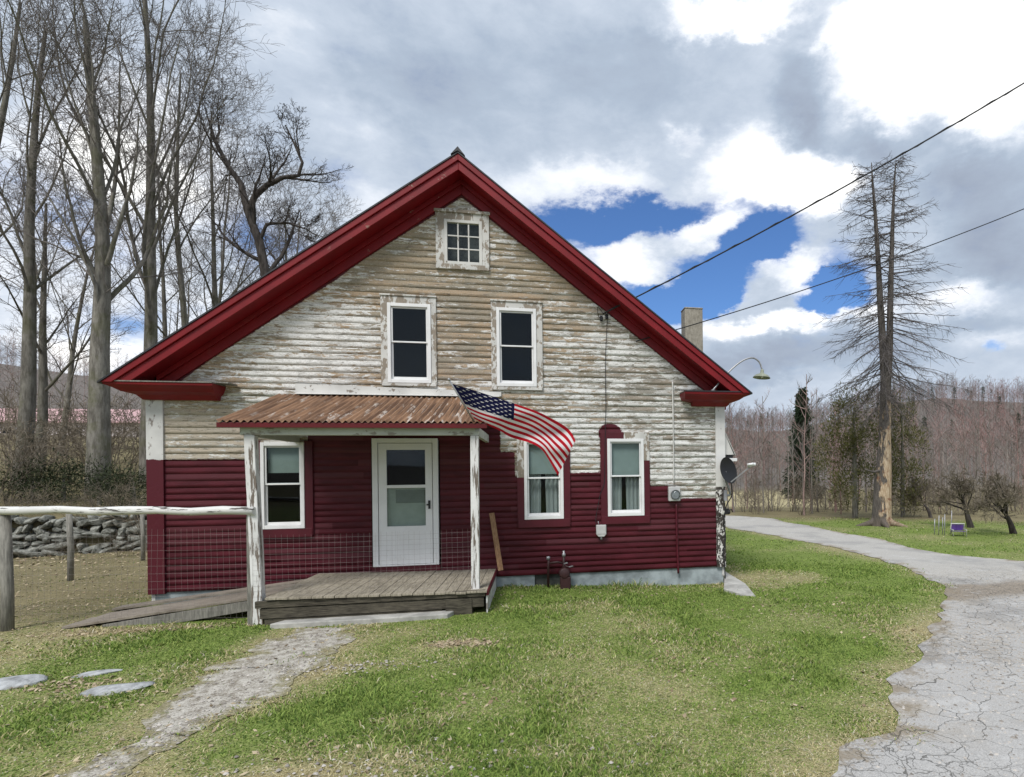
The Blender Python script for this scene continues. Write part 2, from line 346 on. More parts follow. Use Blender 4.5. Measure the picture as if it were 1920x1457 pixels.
# roof slabs
def slab(m, xa, za, xb, zb, y0, y1, th):   # a sloped board whose top runs from (xa, za) to (xb, zb)
    m.prism([(xa, za), (xb, zb), (xb, zb-th), (xa, za-th)], y0, y1)
TX = 5.0                                   # half span to the eave tip
m = MB()
for s in (-1, 1):
    slab(m, RX, APZ+.028, RX+s*(TX+.03), APZ+.028-SL*(TX+.03), -OV-.045, HY1+.4, .026)
roof = m.build('roof', M['roof_metal'], house)
m = MB(); m.prism([(RX-.11, APZ-.035), (RX, APZ+.10), (RX+.11, APZ-.035), (RX, APZ+.032)], -OV-.06, HY1+.41); m.build('ridge_cap', M['roof_metal'], roof)
for s in (-1, 1):
    X = lambda d: RX+s*d
    m = MB()                               # rake: crown strip, then the main board
    m.prism([(RX, APZ), (X(TX), APZ-SL*TX), (X(TX-.14), APZ-SL*(TX-.14)-.105), (RX, APZ-.105)], -OV-.03, -OV+.02)
    m.prism([(RX, APZ-.106), (X(TX-.14), APZ-SL*(TX-.14)-.106), (X(TX-.33), APZ-SL*(TX-.33)-.25), (RX, APZ-.25)], -OV, -OV+.025)
    m.build('rake_board', M['trim_worn'], house, .006)
    m = MB(); slab(m, RX, APZ-.215, X(TX-.30), APZ-.215-SL*(TX-.30), -OV+.026, .02, .03); m.build('soffit', M['trim'], house)
    m = MB()
    xb = TX-.52
    m.prism([(RX, APZ-.2455), (X(xb), APZ-.2455-SL*xb), (X(xb), fr_z(X(xb))), (RX, fr_z(RX))], -.05, -.004)
    m.prism([(RX, APZ-.2457), (X(xb), APZ-.2457-SL*xb), (X(xb), fr_z(X(xb))+.15), (RX, fr_z(RX)+.15)], -.105, -.0505)
    m.build('frieze_board', M['trim_worn'], house, .004)
    # eave return: crown moulding block wrapping the corner
    xt, xbm, xi, xib = X(TX), X(4.67), X(3.58), X(3.66)
    if s > 0: xi, xib = X(3.78), X(4.0)
    m = MB(); zt, z3 = 3.372, 3.150
    zm, fz = 3.25, .55
    tip = lambda x, y, z: (x, y, z)
    prof = ((zt, xt, xi, -OV), (zt-.035, xt-s*.01, xi+s*.008, -OV+.005), (zt-.075, xt-s*.09, xi+s*.02, -OV+.07), (zm, xt-s*.16, xi+s*.04, -OV+.13), (zm-.035, xbm+s*.04, xib-s*.01, -OV+.24), (z3, xbm, xib, -.09))
    vs = []; fs = []
    for z, xo, xn, y in prof: vs += [(xo, y, z), (xn, y, z), (xn, .005, z), (xo, .9, z)]
    for i in range(len(prof)-1):
        a = 4*i; fs += [(a, a+1, a+5, a+4), (a+1, a+2, a+6, a+5), (a+3, a, a+4, a+7)]
    fs += [(0, 3, 2, 1), tuple(4*(len(prof)-1)+k for k in (0, 1, 2, 3))]
    m.add(vs, fs); rt = m.build('eave_return', M['trim'], house)
    m = MB(); m.box(min(xt, xi)-.0, max(xt, xi)+(.0), -OV-.012, -.002, zt+.003, zt+.020); m.build('return_flashing', M['roof_metal'] if s > 0 else M['grey_wood'], rt)
    # eave soffit and fascia down the long sides
    m = MB(); m.box(min(X(TX-.02), X(TX-.06)), max(X(TX-.02), X(TX-.06)), .901, HY1+.3, zt-.17, zt-.02); m.box(min(X(TX-.06), X(4.66)), max(X(TX-.06), X(4.66)), .902, HY1+.3, zt-.16, zt-.13); m.build('eave_fascia', M['trim'], house)
m = MB(); m.box(-5.02, -4.60, -.32, -.03, 3.394, 3.414, Matrix.Rotation(R(2), 3, 'Y')); m.build('loose_flashing', M['grey_wood'], house)
# chimney, set back on the right slope
c0, c1 = P(1284.5, 620, 4.6), P(1318, 620, 4.6); zt = P(1300, 576, 4.6).z
m = MB(); m.box(c0.x, c1.x, 4.6, 5.02, rf_z(c1.x)-.4, zt-.05)
ch = m.build('chimney', M['block'], roof, .015)
m = MB(); m.box(c0.x-.012, c1.x+.012, 4.588, 5.032, zt-.049, zt); m.build('chimney_cap', M['block'], roof, .03)
# ---------------------------------------------------------------- windows
def ring(m, x0, x1, z0, z1, w, y0, y1, wb=None, wt=None):
    wb = w if wb is None else wb; wt = w if wt is None else wt
    m.box(x0, x0+w, y0, y1, z0, z1); m.box(x1-w, x1, y0, y1, z0, z1)
    m.box(x0+w, x1-w, y0+.0005, y1-.0005, z0, z0+wb); m.box(x0+w, x1-w, y0+.0005, y1-.0005, z1-wt, z1)
def window(key, label, casing='casing', shade=0., curtain=False, cas_right=None):
    x0, x1, z0, z1, cl, crr, ctp, cb = WIN[key]
    m = MB(); ring(m, x0, x1, z0, z1, .052, -.062, .05, .06, .055)
    w = m.build('window', M['white'], house, .005, label=label)
    for nm, bx, mt in (('left', (x0-cl, x0-.001, z0-cb, z1+ctp), casing), ('right', (x1+.001, x1+crr, z0-cb, z1+ctp), cas_right or casing)):
        m = MB()
        if nm == 'right' and key == 'l2':
            m.box(bx[0], bx[1], -.045, -.005, bx[2], 2.16); m.build('casing', M['red'], w, .004)
            m = MB(); m.box(bx[0], bx[1], -.045, -.005, 2.161, bx[3]); m.build('casing', M['casing'], w, .004); continue
        if nm == 'left' and key == 'l1':
            m.box(bx[0], bx[1], -.045, -.005, bx[2], 1.88); m.build('casing', M['red'], w, .004)
            m = MB(); m.box(bx[0], bx[1], -.045, -.005, 1.881, bx[3]); m.build('casing', M['casing'], w, .004); continue
        m.box(bx[0], bx[1], -.045, -.005, bx[2], bx[3]); m.build('casing', M[mt], w, .004)
    m = MB()
    if key == 'l2': m.box(x0-.0005, x0+.30, -.0445, -.005, z1+.001, z1+ctp); m.build('head_casing', M['red'], w, .004); m = MB(); m.box(x0+.301, x1+.0005, -.0445, -.005, z1+.001, z1+ctp); m.build('head_casing', M['casing'], w, .004)
    else:
        m.box(x0-.0005, x1+.0005, -.0445, -.005, z1+.001, z1+ctp); m.build('head_casing', M['casing'] if key in ('uL', 'uR', 'l1', 'pw') else M[casing], w, .004)
    m = MB(); m.box(x0-cl-.01, x1+crr+.01, -.065, -.004, z1+ctp+.001, z1+ctp+.026)
    if key in ('uL', 'uR'): m.build('drip_cap', M['casing'], w, .004)
    m = MB(); m.box(x0-cl*.9, x1+crr*.9, -.055, -.004, z0-cb-.03, z0-.001); m.build('sill', M[casing if key != 'pw' else 'red'], w, .004)
    zm = z0+(z1-z0)*.52
    m = MB(); ring(m, x0+.053, x1-.053, zm-.016, z1-.056, .026, -.035, -.012); s1 = m.build('upper_sash', M['white'], w, .003)
    m = MB(); ring(m, x0+.053, x1-.053, z0+.061, zm+.015, .028, -.010, .014, .045); s2 = m.build('lower_sash', M['white'], w, .003)
    for y, a, b in ((-.024, zm+.01, z1-.082), (.002, z0+.106, zm-.012)):
        m = MB(); m.box(x0+.079, x1-.079, y-.002, y+.002, a, b); m.build('pane', M['glass'], w)
    if shade:
        zs = z1-.06-(z1-z0)*shade; n = 12; m = MB()
        m.box(x0+.07, x1-.07, .052, .056, zs, z1-.06); m.box(x0+.07, x1-.07, .048, .060, zs-.012, zs); m.build('roller_blind', M['shade'], w)
    if curtain:
        for a, b, t in ((x0+.055, x0+.055+(x1-x0)*.36, 0), (x1-.055-(x1-x0)*.40, x1-.055, 1)):
            V = []; F = []; n = 28
            for i in range(n+1):
                f = i/n; wv = .020*math.sin(f*21+t*2)+.008*math.sin(f*47)
                for zz, sq in ((z0+.05, .92 if t == 0 else .90), (z1-.07, 1.)):
                    q = f*sq if t == 0 else 1-(1-f)*sq
                    V.append((a+(b-a)*q, .13+wv, zz))
            m = MB(); m.add(V, [(2*i, 2*i+2, 2*i+3, 2*i+1) for i in range(n)], True); m.build('curtain', M['curtain'], w)
    return w
window('uL', 'dark upstairs window over the porch roof, left of the pair')
window('uR', 'dark upstairs window right of the flag tip')
window('pw', 'window with short blind behind the left porch post', 'red', .30)
window('l1', 'curtained window partly behind the flag', 'red', .38, True)
window('l2', 'curtained window at right with blind half drawn', 'red', .43, True)
# gable window: nine panes
x0, x1, z0, z1, cl, crr, ctp, cb = WIN['gb']
m = MB(); ring(m, x0, x1, z0, z1, .05, -.05, .03); gw = m.build('window', M['white_old'], house, .004, label='small nine pane attic window under the peak')
m = MB(); m.box(x0-cl, x0-.001, -.045, -.005, z0-cb, z1+ctp); m.box(x1+.001, x1+crr, -.045, -.005, z0-cb, z1+ctp); m.box(x0-.001, x1+.001, -.0445, -.005, z1+.001, z1+ctp); m.build('casing', M['casing'], gw, .004)
m = MB(); m.box(x0-cl-.02, x1+crr+.02, -.075, -.004, z1+ctp+.001, z1+ctp+.05); m.build('drip_cap', M['casing'], gw, .006)
m = MB(); m.box(x0-cl, x1+crr, -.06, -.004, z0-cb-.03, z0-.001); m.build('sill', M['casing'], gw, .004)
m = MB(); w3 = (x1-x0-.1)/3; h3 = (z1-z0-.1)/3
for i in (1, 2): m.box(x0+.05+i*w3-.011, x0+.05+i*w3+.011, -.03, -.006, z0+.05, z1-.05)
for i in (1, 2): m.box(x0+.051, x1-.051, -.0295, -.0065, z0+.05+i*h3-.010, z0+.05+i*h3+.010)
m.build('muntins', M['white_old'], gw)
m = MB(); m.box(x0+.05, x1-.05, -.014, -.010, z0+.05, z1-.05); m.build('pane', M['glass'], gw)
m = MB(); m.box(x0+.02, x1-.02, .10, .104, z0+.02, z1-.02); m.build('inner_cloth', simple('dusty_grey_cloth', (.10, .095, .085), .9, .1, var=.6, sc=5), gw)
# ---------------------------------------------------------------- storm door
dx0, dx1, dz0, dz1 = DOOR
m = MB(); m.box(dx0, dx0+.085, -.06, .03, dz0, dz1); m.box(dx1-.085, dx1, -.06, .03, dz0, dz1); m.box(dx0+.085, dx1-.085, -.0595, .03, dz1-.075, dz1); m.box(dx0+.085, dx1-.085, -.0595, .03, dz0, dz0+.025)
m.build('door_frame', M['door_white'], house, .006)
a, b = dx0+.095, dx1-.095; ga, gb_ = -2.425, -1.822
m = MB(); y0, y1 = -.045, -.012
m.box(a, ga, y0, y1, dz0+.03, dz1-.085); m.box(gb_, b, y0, y1, dz0+.03, dz1-.085)
m.box(ga, gb_, y0+.0005, y1, 2.37, dz1-.085); m.box(ga, gb_, y0+.0005, y1, dz0+.03, 1.10); m.box(ga, gb_, y0+.003, y1, 1.735, 1.785)
for i in range(9):
    x = ga+(gb_-ga)*(i+.5)/9; m.box(x-.028, x+.028, y0-.004, y0+.0004, dz0+.12, 1.04)
dr = m.build('storm_door', M['door_white'], house, .004)
m = MB(); m.box(ga, gb_, -.03, -.026, 1.786, 2.369); m.build('pane', M['glass'], dr)
m = MB(); m.box(ga, gb_, -.03, -.026, 1.101, 1.734); m.build('pane', M['glass'], dr)
m = MB(); m.box(ga-.03, gb_+.03, .03, .05, .5, 1.78); m.build('inner_door', simple('pale_inner_door', (.55, .58, .53), .6, .2, var=.1), dr)
m = MB(); m.box(-2.30, gb_-.01, .018, .0295, 1.48, 1.70); m.build('inner_panel', simple('grey_inner_panel', (.30, .32, .30), .6, .2, var=.1), dr)
m = MB(); m.box(-1.775, -1.745, -.075, -.0455, 1.38, 1.52); m.tube([(-1.76, -.075, 1.45), (-1.80, -.085, 1.45)], .012); m.build('door_handle', M['black'], dr)
m = MB(); m.box(dx0-.02, dx1+.02, -.05, -.024, .335, dz0-.002); m.build('threshold', M['red'], dr)
m = MB(); m.box(dx0-.3, dx1+.3, .5, .52, .2, 2.9); m.build('hall_wall', M['dark_room'], house)
# ---------------------------------------------------------------- porch
PY = -1.76
dk = lambda x: .372-.02*(x+3.45)           # the old deck falls a little to the right
m = MB(); n = 20
for i in range(n):
    xa = -3.47+2.78*i/n; xb = xa+2.78/n-.007; y = -1.965+rng.uniform(-.02, .015); j = rng.uniform(-.004, .004)
    za, zb = dk(xa)+j, dk(xb)+j+rng.uniform(-.003, .003)
    m.hexa([(xa, y, za-.03), (xb, y, zb-.03), (xa, -.03, za-.03), (xb, -.03, zb-.03), (xa, y, za), (xb, y, zb), (xa, -.03, za), (xb, -.03, zb)])
deck = m.build('porch_deck', M['deck'], house, .003, label='worn grey porch floor boards')
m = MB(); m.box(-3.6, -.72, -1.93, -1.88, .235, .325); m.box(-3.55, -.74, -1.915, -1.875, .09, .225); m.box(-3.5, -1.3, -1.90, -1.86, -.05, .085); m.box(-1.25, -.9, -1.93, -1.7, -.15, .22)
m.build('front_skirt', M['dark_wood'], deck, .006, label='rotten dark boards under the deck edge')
m = MB()
for i in range(7):
    y = -1.9+i*.265; m.box(-.712, -.69, y, y+.255, -.16, .245)
m.build('side_skirt', M['skirt_w'], deck, .003)
m = MB(); m.box(-.71, -.672, -1.93, -.03, .248, .318); m.build('skirt_rail', M['red'], deck, .003)
for x, z0, w, dx in ((-3.61, -.02, .125, .08), (-.865, .312, .11, -.012)):
    m = MB(); zt = 2.50; q = w/2
    lean = -dx
    m.hexa([(x-q, PY-q, z0), (x+q, PY-q, z0), (x-q, PY+q, z0), (x+q, PY+q, z0), (x-q+lean, PY-q, zt), (x+q+lean, PY-q, zt), (x-q+lean, PY+q, zt), (x+q+lean, PY+q, zt)])
    m.build('porch_post', M['post'], house, .008, label='thick peeling left porch post' if x < -2 else 'slim peeling right porch post')
m = MB(); m.box(-3.80, -.79, PY-.055, PY+.055, 2.502, 2.625); m.build('porch_beam', M['beam'], house, .006)
for x in (-3.78, -.85):
    m = MB(); m.box(x, x+.06, PY+.056, -.03, 2.49, 2.62); m.build('side_beam', M['beam'], house, .006)
EX0, EX1, EY, EZ, WZ = -4.03, -.66, -1.95, 2.672, 3.275
m = MB(); nx = 45*8; V = []; Fq = []; ny = 5
for j in range(ny):
    t = j/(ny-1)
    for i in range(nx+1):
        f = i/nx; x = EX0+(EX1-EX0)*f; wv = .016*math.sin(f*42*2*math.pi)
        ragged = .03*(vn(f*14, 3., 1., 5)-.5) if j == ny-1 else 0
        V.append((x, EY+(-.02-EY)*t, EZ+(WZ-EZ)*t+wv-.01*math.sin(t*3.1)+ragged))
for j in range(ny-1):
    for i in range(nx): a = j*(nx+1)+i; Fq.append((a, a+1, a+nx+2, a+nx+1))
m.add(V, Fq, True); pr = m.build('porch_roof', M['rust'], house, label='rusty corrugated iron porch roof')
sl = (WZ-EZ)/(-.02-EY)
m = MB(); vs = []
for (x, y) in ((EX0+.06, EY+.03), (EX1-.04, EY+.03), (EX0+.06, -.03), (EX1-.04, -.03)): vs.append((x, y, EZ+sl*(y-EY)-.042))
vs += [(a, b, c+.02) for a, b, c in vs]; m.hexa(vs)
for i in range(6):
    x = EX0+.3+i*.55; vs = [(x+dx, y, EZ+sl*(y-EY)-dz) for dz in (.11, .043) for y in (EY+.30, -.03) for dx in (0, .05)]; m.hexa(vs)
m.build('rafters', M['rafter'], pr)
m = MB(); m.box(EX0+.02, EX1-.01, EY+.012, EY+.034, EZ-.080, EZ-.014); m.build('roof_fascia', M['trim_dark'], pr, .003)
m = MB(); vs = [(x, y, z) for (y, z) in ((-.032, 3.30), (-.034, 3.45)) for x in (-3.77, -.575)]
m.hexa([(-3.77, -.05, 3.285), (-.575, -.05, 3.285), (-3.77, -.03, 3.285), (-.575, -.03, 3.285), (-3.77, -.044, 3.445), (-.575, -.044, 3.36), (-3.77, -.03, 3.445), (-.575, -.03, 3.36)])
m.hexa([(-3.75, -.16, 3.262), (-.6, -.16, 3.262), (-3.75, -.051, 3.286), (-.6, -.051, 3.286), (-3.75, -.16, 3.268), (-.6, -.16, 3.268), (-3.75, -.051, 3.296), (-.6, -.051, 3.296)])
m.build('wall_flashing', M['white_old'], pr)
# stone step, ramp, plank
m = MB(); m.add([(-3.36, -2.10, .065), (-2.2, -2.16, .07), (-1.2, -2.10, .06), (-1.12, -1.86, .06), (-2.3, -1.84, .065), (-3.25, -1.86, .06)] + [(x*1., y, -.1) for x, y in ((-3.36, -2.10), (-2.2, -2.16), (-1.2, -2.10), (-1.12, -1.86), (-2.3, -1.84), (-3.25, -1.86))], [(0, 1, 2, 3, 4, 5), (0, 6, 7, 1), (1, 7, 8, 2), (2, 8, 9, 3), (3, 9, 10, 4), (4, 10, 11, 5), (5, 11, 6, 0)])
m.build('stone_step', M['slab'], None, .012, loc=(-2.2, -2, 0), label='long flat pale stone step under the porch edge', cat='step')
ramp = empty('wooden_ramp', (-4.9, -.8, 0), 'weathered plank ramp sloping from the porch down to the left', 'ramp')
def plank(m, p, q, w, th):
    p, q = Vector(p), Vector(q); m.hexa([(p.x, p.y-w/2, p.z-th), (p.x, p.y+w/2, p.z-th), (q.x, q.y-w/2, q.z-th), (q.x, q.y+w/2, q.z-th), (p.x, p.y-w/2, p.z), (p.x, p.y+w/2, p.z), (q.x, q.y-w/2, q.z), (q.x, q.y+w/2, q.z)])
for i, (y, xa) in enumerate(((-1.30, -6.05), (-1.05, -6.02), (-.80, -5.97), (-.30, -6.10))):
    m = MB(); plank(m, (xa, y, .035+.004*i), (-3.50, y, .335-.006*(i % 2)), .235, .035); m.build('ramp_plank', M['ramp'], ramp, .004)
for yy, za, zb, hh in ((-1.40, .03, .29, .14), (-.2, .03, .26, .12)):
    m = MB(); plank(m, (-5.6, yy, za), (-3.55, yy, zb), .04, hh); m.build('stringer', M['grey_wood'], ramp, .004)
m = MB(); a, b = P(922, 962, -.10), P(939, 1070, -.32)
m.bar(a, b, .085, .028, up=(0, 1, 0)); m.build('leaning_plank', M['brown_wood'], None, .003, loc=tuple(b), label='brown wooden plank leaning on the red wall beside the porch', cat='plank')
# ================================================================ FIXTURES AND FENCE
def curve(pts, n=8):                       # Catmull-Rom through points
    pts = [Vector(p) for p in pts]; out = []
    for i in range(len(pts)-1):
        p0, p1, p2, p3 = pts[max(i-1, 0)], pts[i], pts[i+1], pts[min(i+2, len(pts)-1)]
        for k in range(n):
            t = k/n; out.append(.5*((2*p1)+(p2-p0)*t+(2*p0-5*p1+4*p2-p3)*t*t+(3*p1-p0-3*p2+p3)*t**3))
    return out+[pts[-1]]
# satellite dish at the right corner
dc = P(1366, 882, -.20); nrm = Vector((.56, -.76, .22)).normalized()
dish = empty('satellite_dish', (3.5, -.02, 1.66), 'black satellite dish with white receiver arm on the right house corner', 'satellite dish')
m = MB(); prof = [(r*.245, .055*(r*r)-.055) for r in (0.01, .2, .4, .6, .8, .94, 1.)] + [(.251, .006), (.245, -.004)] + [(r*.245, .055*(r*r)-.068) for r in (.94, .7, .4, .01)]
m.lathe(prof, dc, nrm, 36); m.build('reflector', M['black'], dish)
low = dc + Vector((0, 0, -1)).cross(nrm).cross(nrm).normalized()*0
dn = (Vector((0, 0, -1)) - nrm*Vector((0, 0, -1)).dot(nrm)).normalized()
e = P(1408, 874, -.42); s0 = dc + dn*.22
m = MB(); m.bar(s0, e, .028, .02); m.build('arm', M['steel'], dish)
m = MB(); m.lathe([(.0, -.09), (.028, -.088), (.028, .0), (.04, .01), (.04, .06), (.0, .061)], e+Vector((0, 0, .02)), (dc-e).normalized(), 14); m.lathe([(.0, -.06), (.024, -.06), (.024, .05), (0, .05)], e+Vector((-.03, -.05, .03)), (dc-e).normalized(), 12); m.build('receiver', M['white'], dish)
m = MB(); m.tube(curve([(3.46, -.06, 1.50), (3.52, -.08, 1.54), dc-nrm*.10-Vector((0, 0, .06)), dc-nrm*.06]), .022); m.box(3.40, 3.452, -.10, -.046, 1.40, 1.60); m.build('mount', M['steel'], dish)
m = MB(); m.tube(curve([s0+dn*.02, (3.55, -.09, 1.50), (3.45, -.062, 1.30), (3.40, -.06, 1.0), (3.43, -.058, .7), (3.38, -.058, .45), (3.40, -.06, .25), (3.42, -.05, -.12)]), .011, 6)
m.build('cable', M['cable'], None, loc=(3.45, -.06, 1), label='black cable hanging down the right house corner below the dish', cat='cable')
# side door hood on the right wall (seen edge on)
hood = empty('door_hood', (3.45, .3, 2.3), 'small white door hood jutting from the right wall above the dish', 'awning')
a, b, c = P(1361.5, 803, .05), P(1379, 852, .05), P(1382, 862, .05)
m = MB(); vs = []
for y in (.05, 1.3): vs += [(3.452, y, a.z), (b.x, y, b.z), (b.x, y, b.z-.02), (3.452, y, a.z-.03)]
m.add(vs, [(0, 1, 2, 3), (7, 6, 5, 4), (0, 4, 5, 1), (1, 5, 6, 2), (2, 6, 7, 3), (3, 7, 4, 0)]); m.prism([(3.452, a.z-.031), (b.x-.03, b.z-.005), (3.452, b.z-.005)], .06, .085); m.build('hood_panel', M['white_old'], hood)
m = MB(); m.box(3.452, c.x, .04, 1.3, c.z-.03, c.z+.03); m.build('hood_beam', M['white'], hood, .005)
m = MB(); m.box(3.452, b.x-.04, .08, 1.25, c.z+.031, b.z-.021); m.build('hood_gap_shade', M['black'], hood)  # solid black block standing in for the shaded gap between panel and beam
q = P(1367, 958, -.01)
m = MB(); m.box(3.412, 3.50, -.075, -.046, q.z-.06, q.z+.05); m.lathe([(.0, -.02), (.035, -.02), (.035, .02), (0, .02)], (3.50, -.06, q.z-.02), (1, 0, 0), 12); m.tube([(3.50, -.06, q.z+.02), (3.55, -.07, q.z+.03), (3.57, -.07, q.z-.02)], .012)
m.build('outdoor_tap', M['black'], None, .004, loc=(3.45, -.06, q.z), label='small black tap box on the right corner board', cat='tap')
# gooseneck lamp
LY = -.30
pts = [P(1337, 731, LY), P(1352, 714, LY), P(1372, 692, LY), P(1393, 676, LY), P(1411, 671, LY), P(1423, 678, LY), P(1428, 690, LY), P(1428.5, 694, LY)]
lamp = empty('gooseneck_lamp', tuple(pts[0]), 'gooseneck barn lamp arching out over the right eave tip', 'lamp')
m = MB(); m.tube(curve(pts, 6), .016, 10); m.lathe([(0, -.02), (.04, -.02), (.04, .0), (.0, .0)], pts[0], (0, 0, 1), 12); m.build('arm', M['steel'], lamp)
b0 = P(1429, 696, LY); ax = Vector((.10, 0, 1)).normalized()
m = MB(); m.lathe([(.0, .03), (.028, .03), (.032, .0), (.034, -.035), (.06, -.05), (.12, -.075), (.158, -.115), (.162, -.125), (.150, -.118), (.11, -.085), (.05, -.06), (.0, -.055)], b0, ax, 24); m.build('lamp_shade', M['lamp_enamel'], lamp)
m = MB(); m.lathe([(.0, -.061), (.02, -.062), (.034, -.085), (.034, -.10), (.02, -.122), (0, -.128)], b0, ax, 14); m.build('bulb', M['white'], lamp)
# power lines
i0 = P(1131, 588, -.12); i1 = P(1192, 640, -.06)
def cable(nm, a, b, r, sag, label, mid=None):
    a, b = Vector(a), Vector(b); pts = []
    for k in range(41):
        t = k/40; p = a.lerp(b, t); p.z -= sag*4*t*(1-t); pts.append(p)
    m = MB(); m.tube(pts, r, 7)
    if mid:
        pts2 = [p + Vector((0, .0, .0)) + Vector((0, math.cos(k*2.1), math.sin(k*2.1)))*r*1.5 for k, p in enumerate(pts)]; m.tube(pts2, r*.6, 5)
    m.build(nm, M['cable'], None, loc=tuple(a), label=label, cat='power line')
e1 = at(2210, -22, 9.2); e2 = at(2150, 292, 12.5)
cable('power_line', i0, e1, .0125, .16, 'thick twisted power line rising to the upper right corner of the sky', True)
cable('power_line', i1, e2, .0095, .22, 'thin lower wire passing in front of the chimney and the dead tree')
ins = empty('wire_bracket', tuple(P(1131, 595, -.02)), 'pair of small black insulators under the right rake', 'insulator')
for x, y in ((1127.5, 597), (1137.5, 593)):
    p = P(x, y, -.07); m = MB(); m.lathe([(0, -.05), (.022, -.05), (.034, -.03), (.022, -.012), (.034, .01), (.022, .03), (.03, .045), (0, .05)], p, (0, 0, 1), 12); m.bar((p.x, p.y, p.z), (p.x, -.02, p.z), .02, .02); m.build('insulator', M['black'], ins)
m = MB(); m.tube(curve([i0, P(1121, 575, -.13), P(1122, 592, -.1), P(1128, 599, -.07)]), .006, 5); m.build('loose_wire', M['cable'], ins)
# wires and boxes on the front wall
def wire(nm, px, y, r, mat, label, cat='cable'):
    pts = curve([P(a, b, y) for a, b in px], 6); m = MB(); m.tube(pts, r, 6); m.build(nm, mat, None, loc=tuple(pts[0]), label=label, cat=cat)
wire('wall_cable', [(1139, 598), (1136, 650), (1135, 700), (1136, 760), (1135, 800), (1134, 870), (1133, 905), (1126, 925), (1121, 950), (1117, 978), (1124, 990)], -.052, .006, M['cable'], 'dark cable down the wall from the insulators to the grey box')
jb = P(1127, 995, -.05); jx = empty('junction_box', tuple(jb), 'small pale grey utility box under the right window', 'box')
m = MB(); m.prism([(jb.x-.088, jb.z+.105), (jb.x+.088, jb.z+.105), (jb.x+.088, jb.z-.06), (jb.x+.05, jb.z-.105), (jb.x-.05, jb.z-.105), (jb.x-.088, jb.z-.06)], -.10, -.022); m.build('box_body', M['box_grey'], jx, .008)
m = MB(); m.tube([(jb.x, -.06, jb.z-.10), (jb.x, -.06, jb.z-.16)], .02, 10); m.tube([(jb.x-.04, -.06, jb.z+.10), (jb.x-.05, -.05, jb.z+.17)], .008); m.build('cable_gland', M['steel'], jx)
m = MB(); m.box(jb.x-.075, jb.x+.075, -.106, -.1005, jb.z-.055, jb.z+.09); m.build('cover', M['box_grey'], jx, .003)
mp = P(1265, 926, -.06); em = empty('electric_meter', tuple(mp), 'round glass electric meter in a pale socket on the peeling wall', 'electric meter')
m = MB(); m.box(mp.x-.12, mp.x+.10, -.10, -.02, mp.z-.13, mp.z+.13); m.build('socket', M['box_grey'], em, .012)
m = MB(); m.lathe([(.088, 0), (.09, .02), (.082, .03)], (mp.x, -.10, mp.z-.01), (0, -1, 0), 24); m.build('meter_ring', M['steel'], em)
m = MB(); m.lathe([(.082, .02), (.08, .09), (.065, .115), (0, .12)], (mp.x, -.10, mp.z-.01), (0, -1, 0), 24); m.build('meter_glass', M['glass'], em)
m = MB(); m.lathe([(.078, .01), (0.0, .012)], (mp.x, -.10, mp.z-.01), (0, -1, 0), 24); m.build('dial', M['steel'], em)
wire('conduit_pipe', [(1261, 716), (1262, 780), (1263, 850), (1263.5, 905)], -.05, .013, M['white_old'], 'thin white conduit running up the wall from the meter', 'conduit')
wire('conduit_pipe', [(1268, 945), (1269, 1000), (1270, 1030), (1272, 1075)], -.055, .02, M['red'], 'red painted pipe running down from the electric meter', 'conduit')
gm = empty('gas_meter', tuple(P(1045, 1100, -.25)), 'dark gas regulator and pipes standing against the red wall', 'gas meter')
gp = lambda x, y: P(x, y, -.16)
m = MB(); m.tube([gp(1028, 1102), gp(1028, 1060), gp(1029, 1047)], .022, 10); m.tube([gp(1057, 1102), gp(1057, 1062), gp(1057, 1040)], .024, 10); m.tube([gp(1028, 1056), gp(1045, 1054), gp(1057, 1056)], .02, 10); m.tube([gp(1057, 1060), gp(1068, 1064), gp(1076, 1062)], .016, 8)
m.build('pipe', M['pipe'], gm)
g0 = gp(1058, 1074)
m = MB(); m.lathe([(0, -.08), (.085, -.075), (.10, -.02), (.10, .02), (.085, .075), (0, .08)], g0+Vector((0, -.03, 0)), (0, -1, .1), 20); m.box(g0.x-.075, g0.x+.105, -.26, -.10, g0.z-.30, g0.z-.06); m.build('meter_body', M['pipe'], gm, .01)
m = MB(); m.lathe([(0, -.05), (.03, -.05), (.03, .0), (.018, .01), (.018, .05), (0, .05)], gp(1057, 1038), (0, 0, 1), 12); m.lathe([(0, -.03), (.032, -.03), (.032, .02), (0, .03)], gp(1028, 1046), (0, 0, 1), 12)
m.bar(gp(1066, 1063), gp(1074, 1061), .03, .012); m.bar(gp(1056, 1057), gp(1064, 1055), .045, .02); m.build('valve', M['steel'], gm)
# ---------------------------------------------------------------- fence on the left
fence = empty('wooden_fence', (-6.8, -1.3, 0), 'white birch rail fence with wire mesh running left from the porch', 'fence')
A = P(477, 958, -1.84); B = P(4, 957, -1.32); dirn = (B-A).normalized(); E_ = B + (B-A)*.55
pts = [A.lerp(E_, t/12) + Vector((0, 0, .012*math.sin(t*2.3))) for t in range(13)]
m = MB(); m.tube(pts, [.052+.004*math.sin(i*1.9) for i in range(13)], 12)
m.build('rail', M['birch'], fence, label='horizontal white birch pole with dark knots')
pb = P(8, 965, -1.30); m = MB(); pz = [(pb.x, -1.28, -.2), (pb.x+.01, -1.28, .5), (pb.x-.01, -1.28, pb.z+.03)]
m.tube(pz, [.066, .062, .058], 10); m.build('post', M['grey_wood'], fence, label='round grey post at the far left')
p0 = P(469, 966, -1.80); m = MB(); m.box(p0.x-.04, p0.x+.035, -1.82, -1.76, -.05, p0.z); m.build('post', M['grey_wood'], fence, .006, label='grey square post beside the porch post')
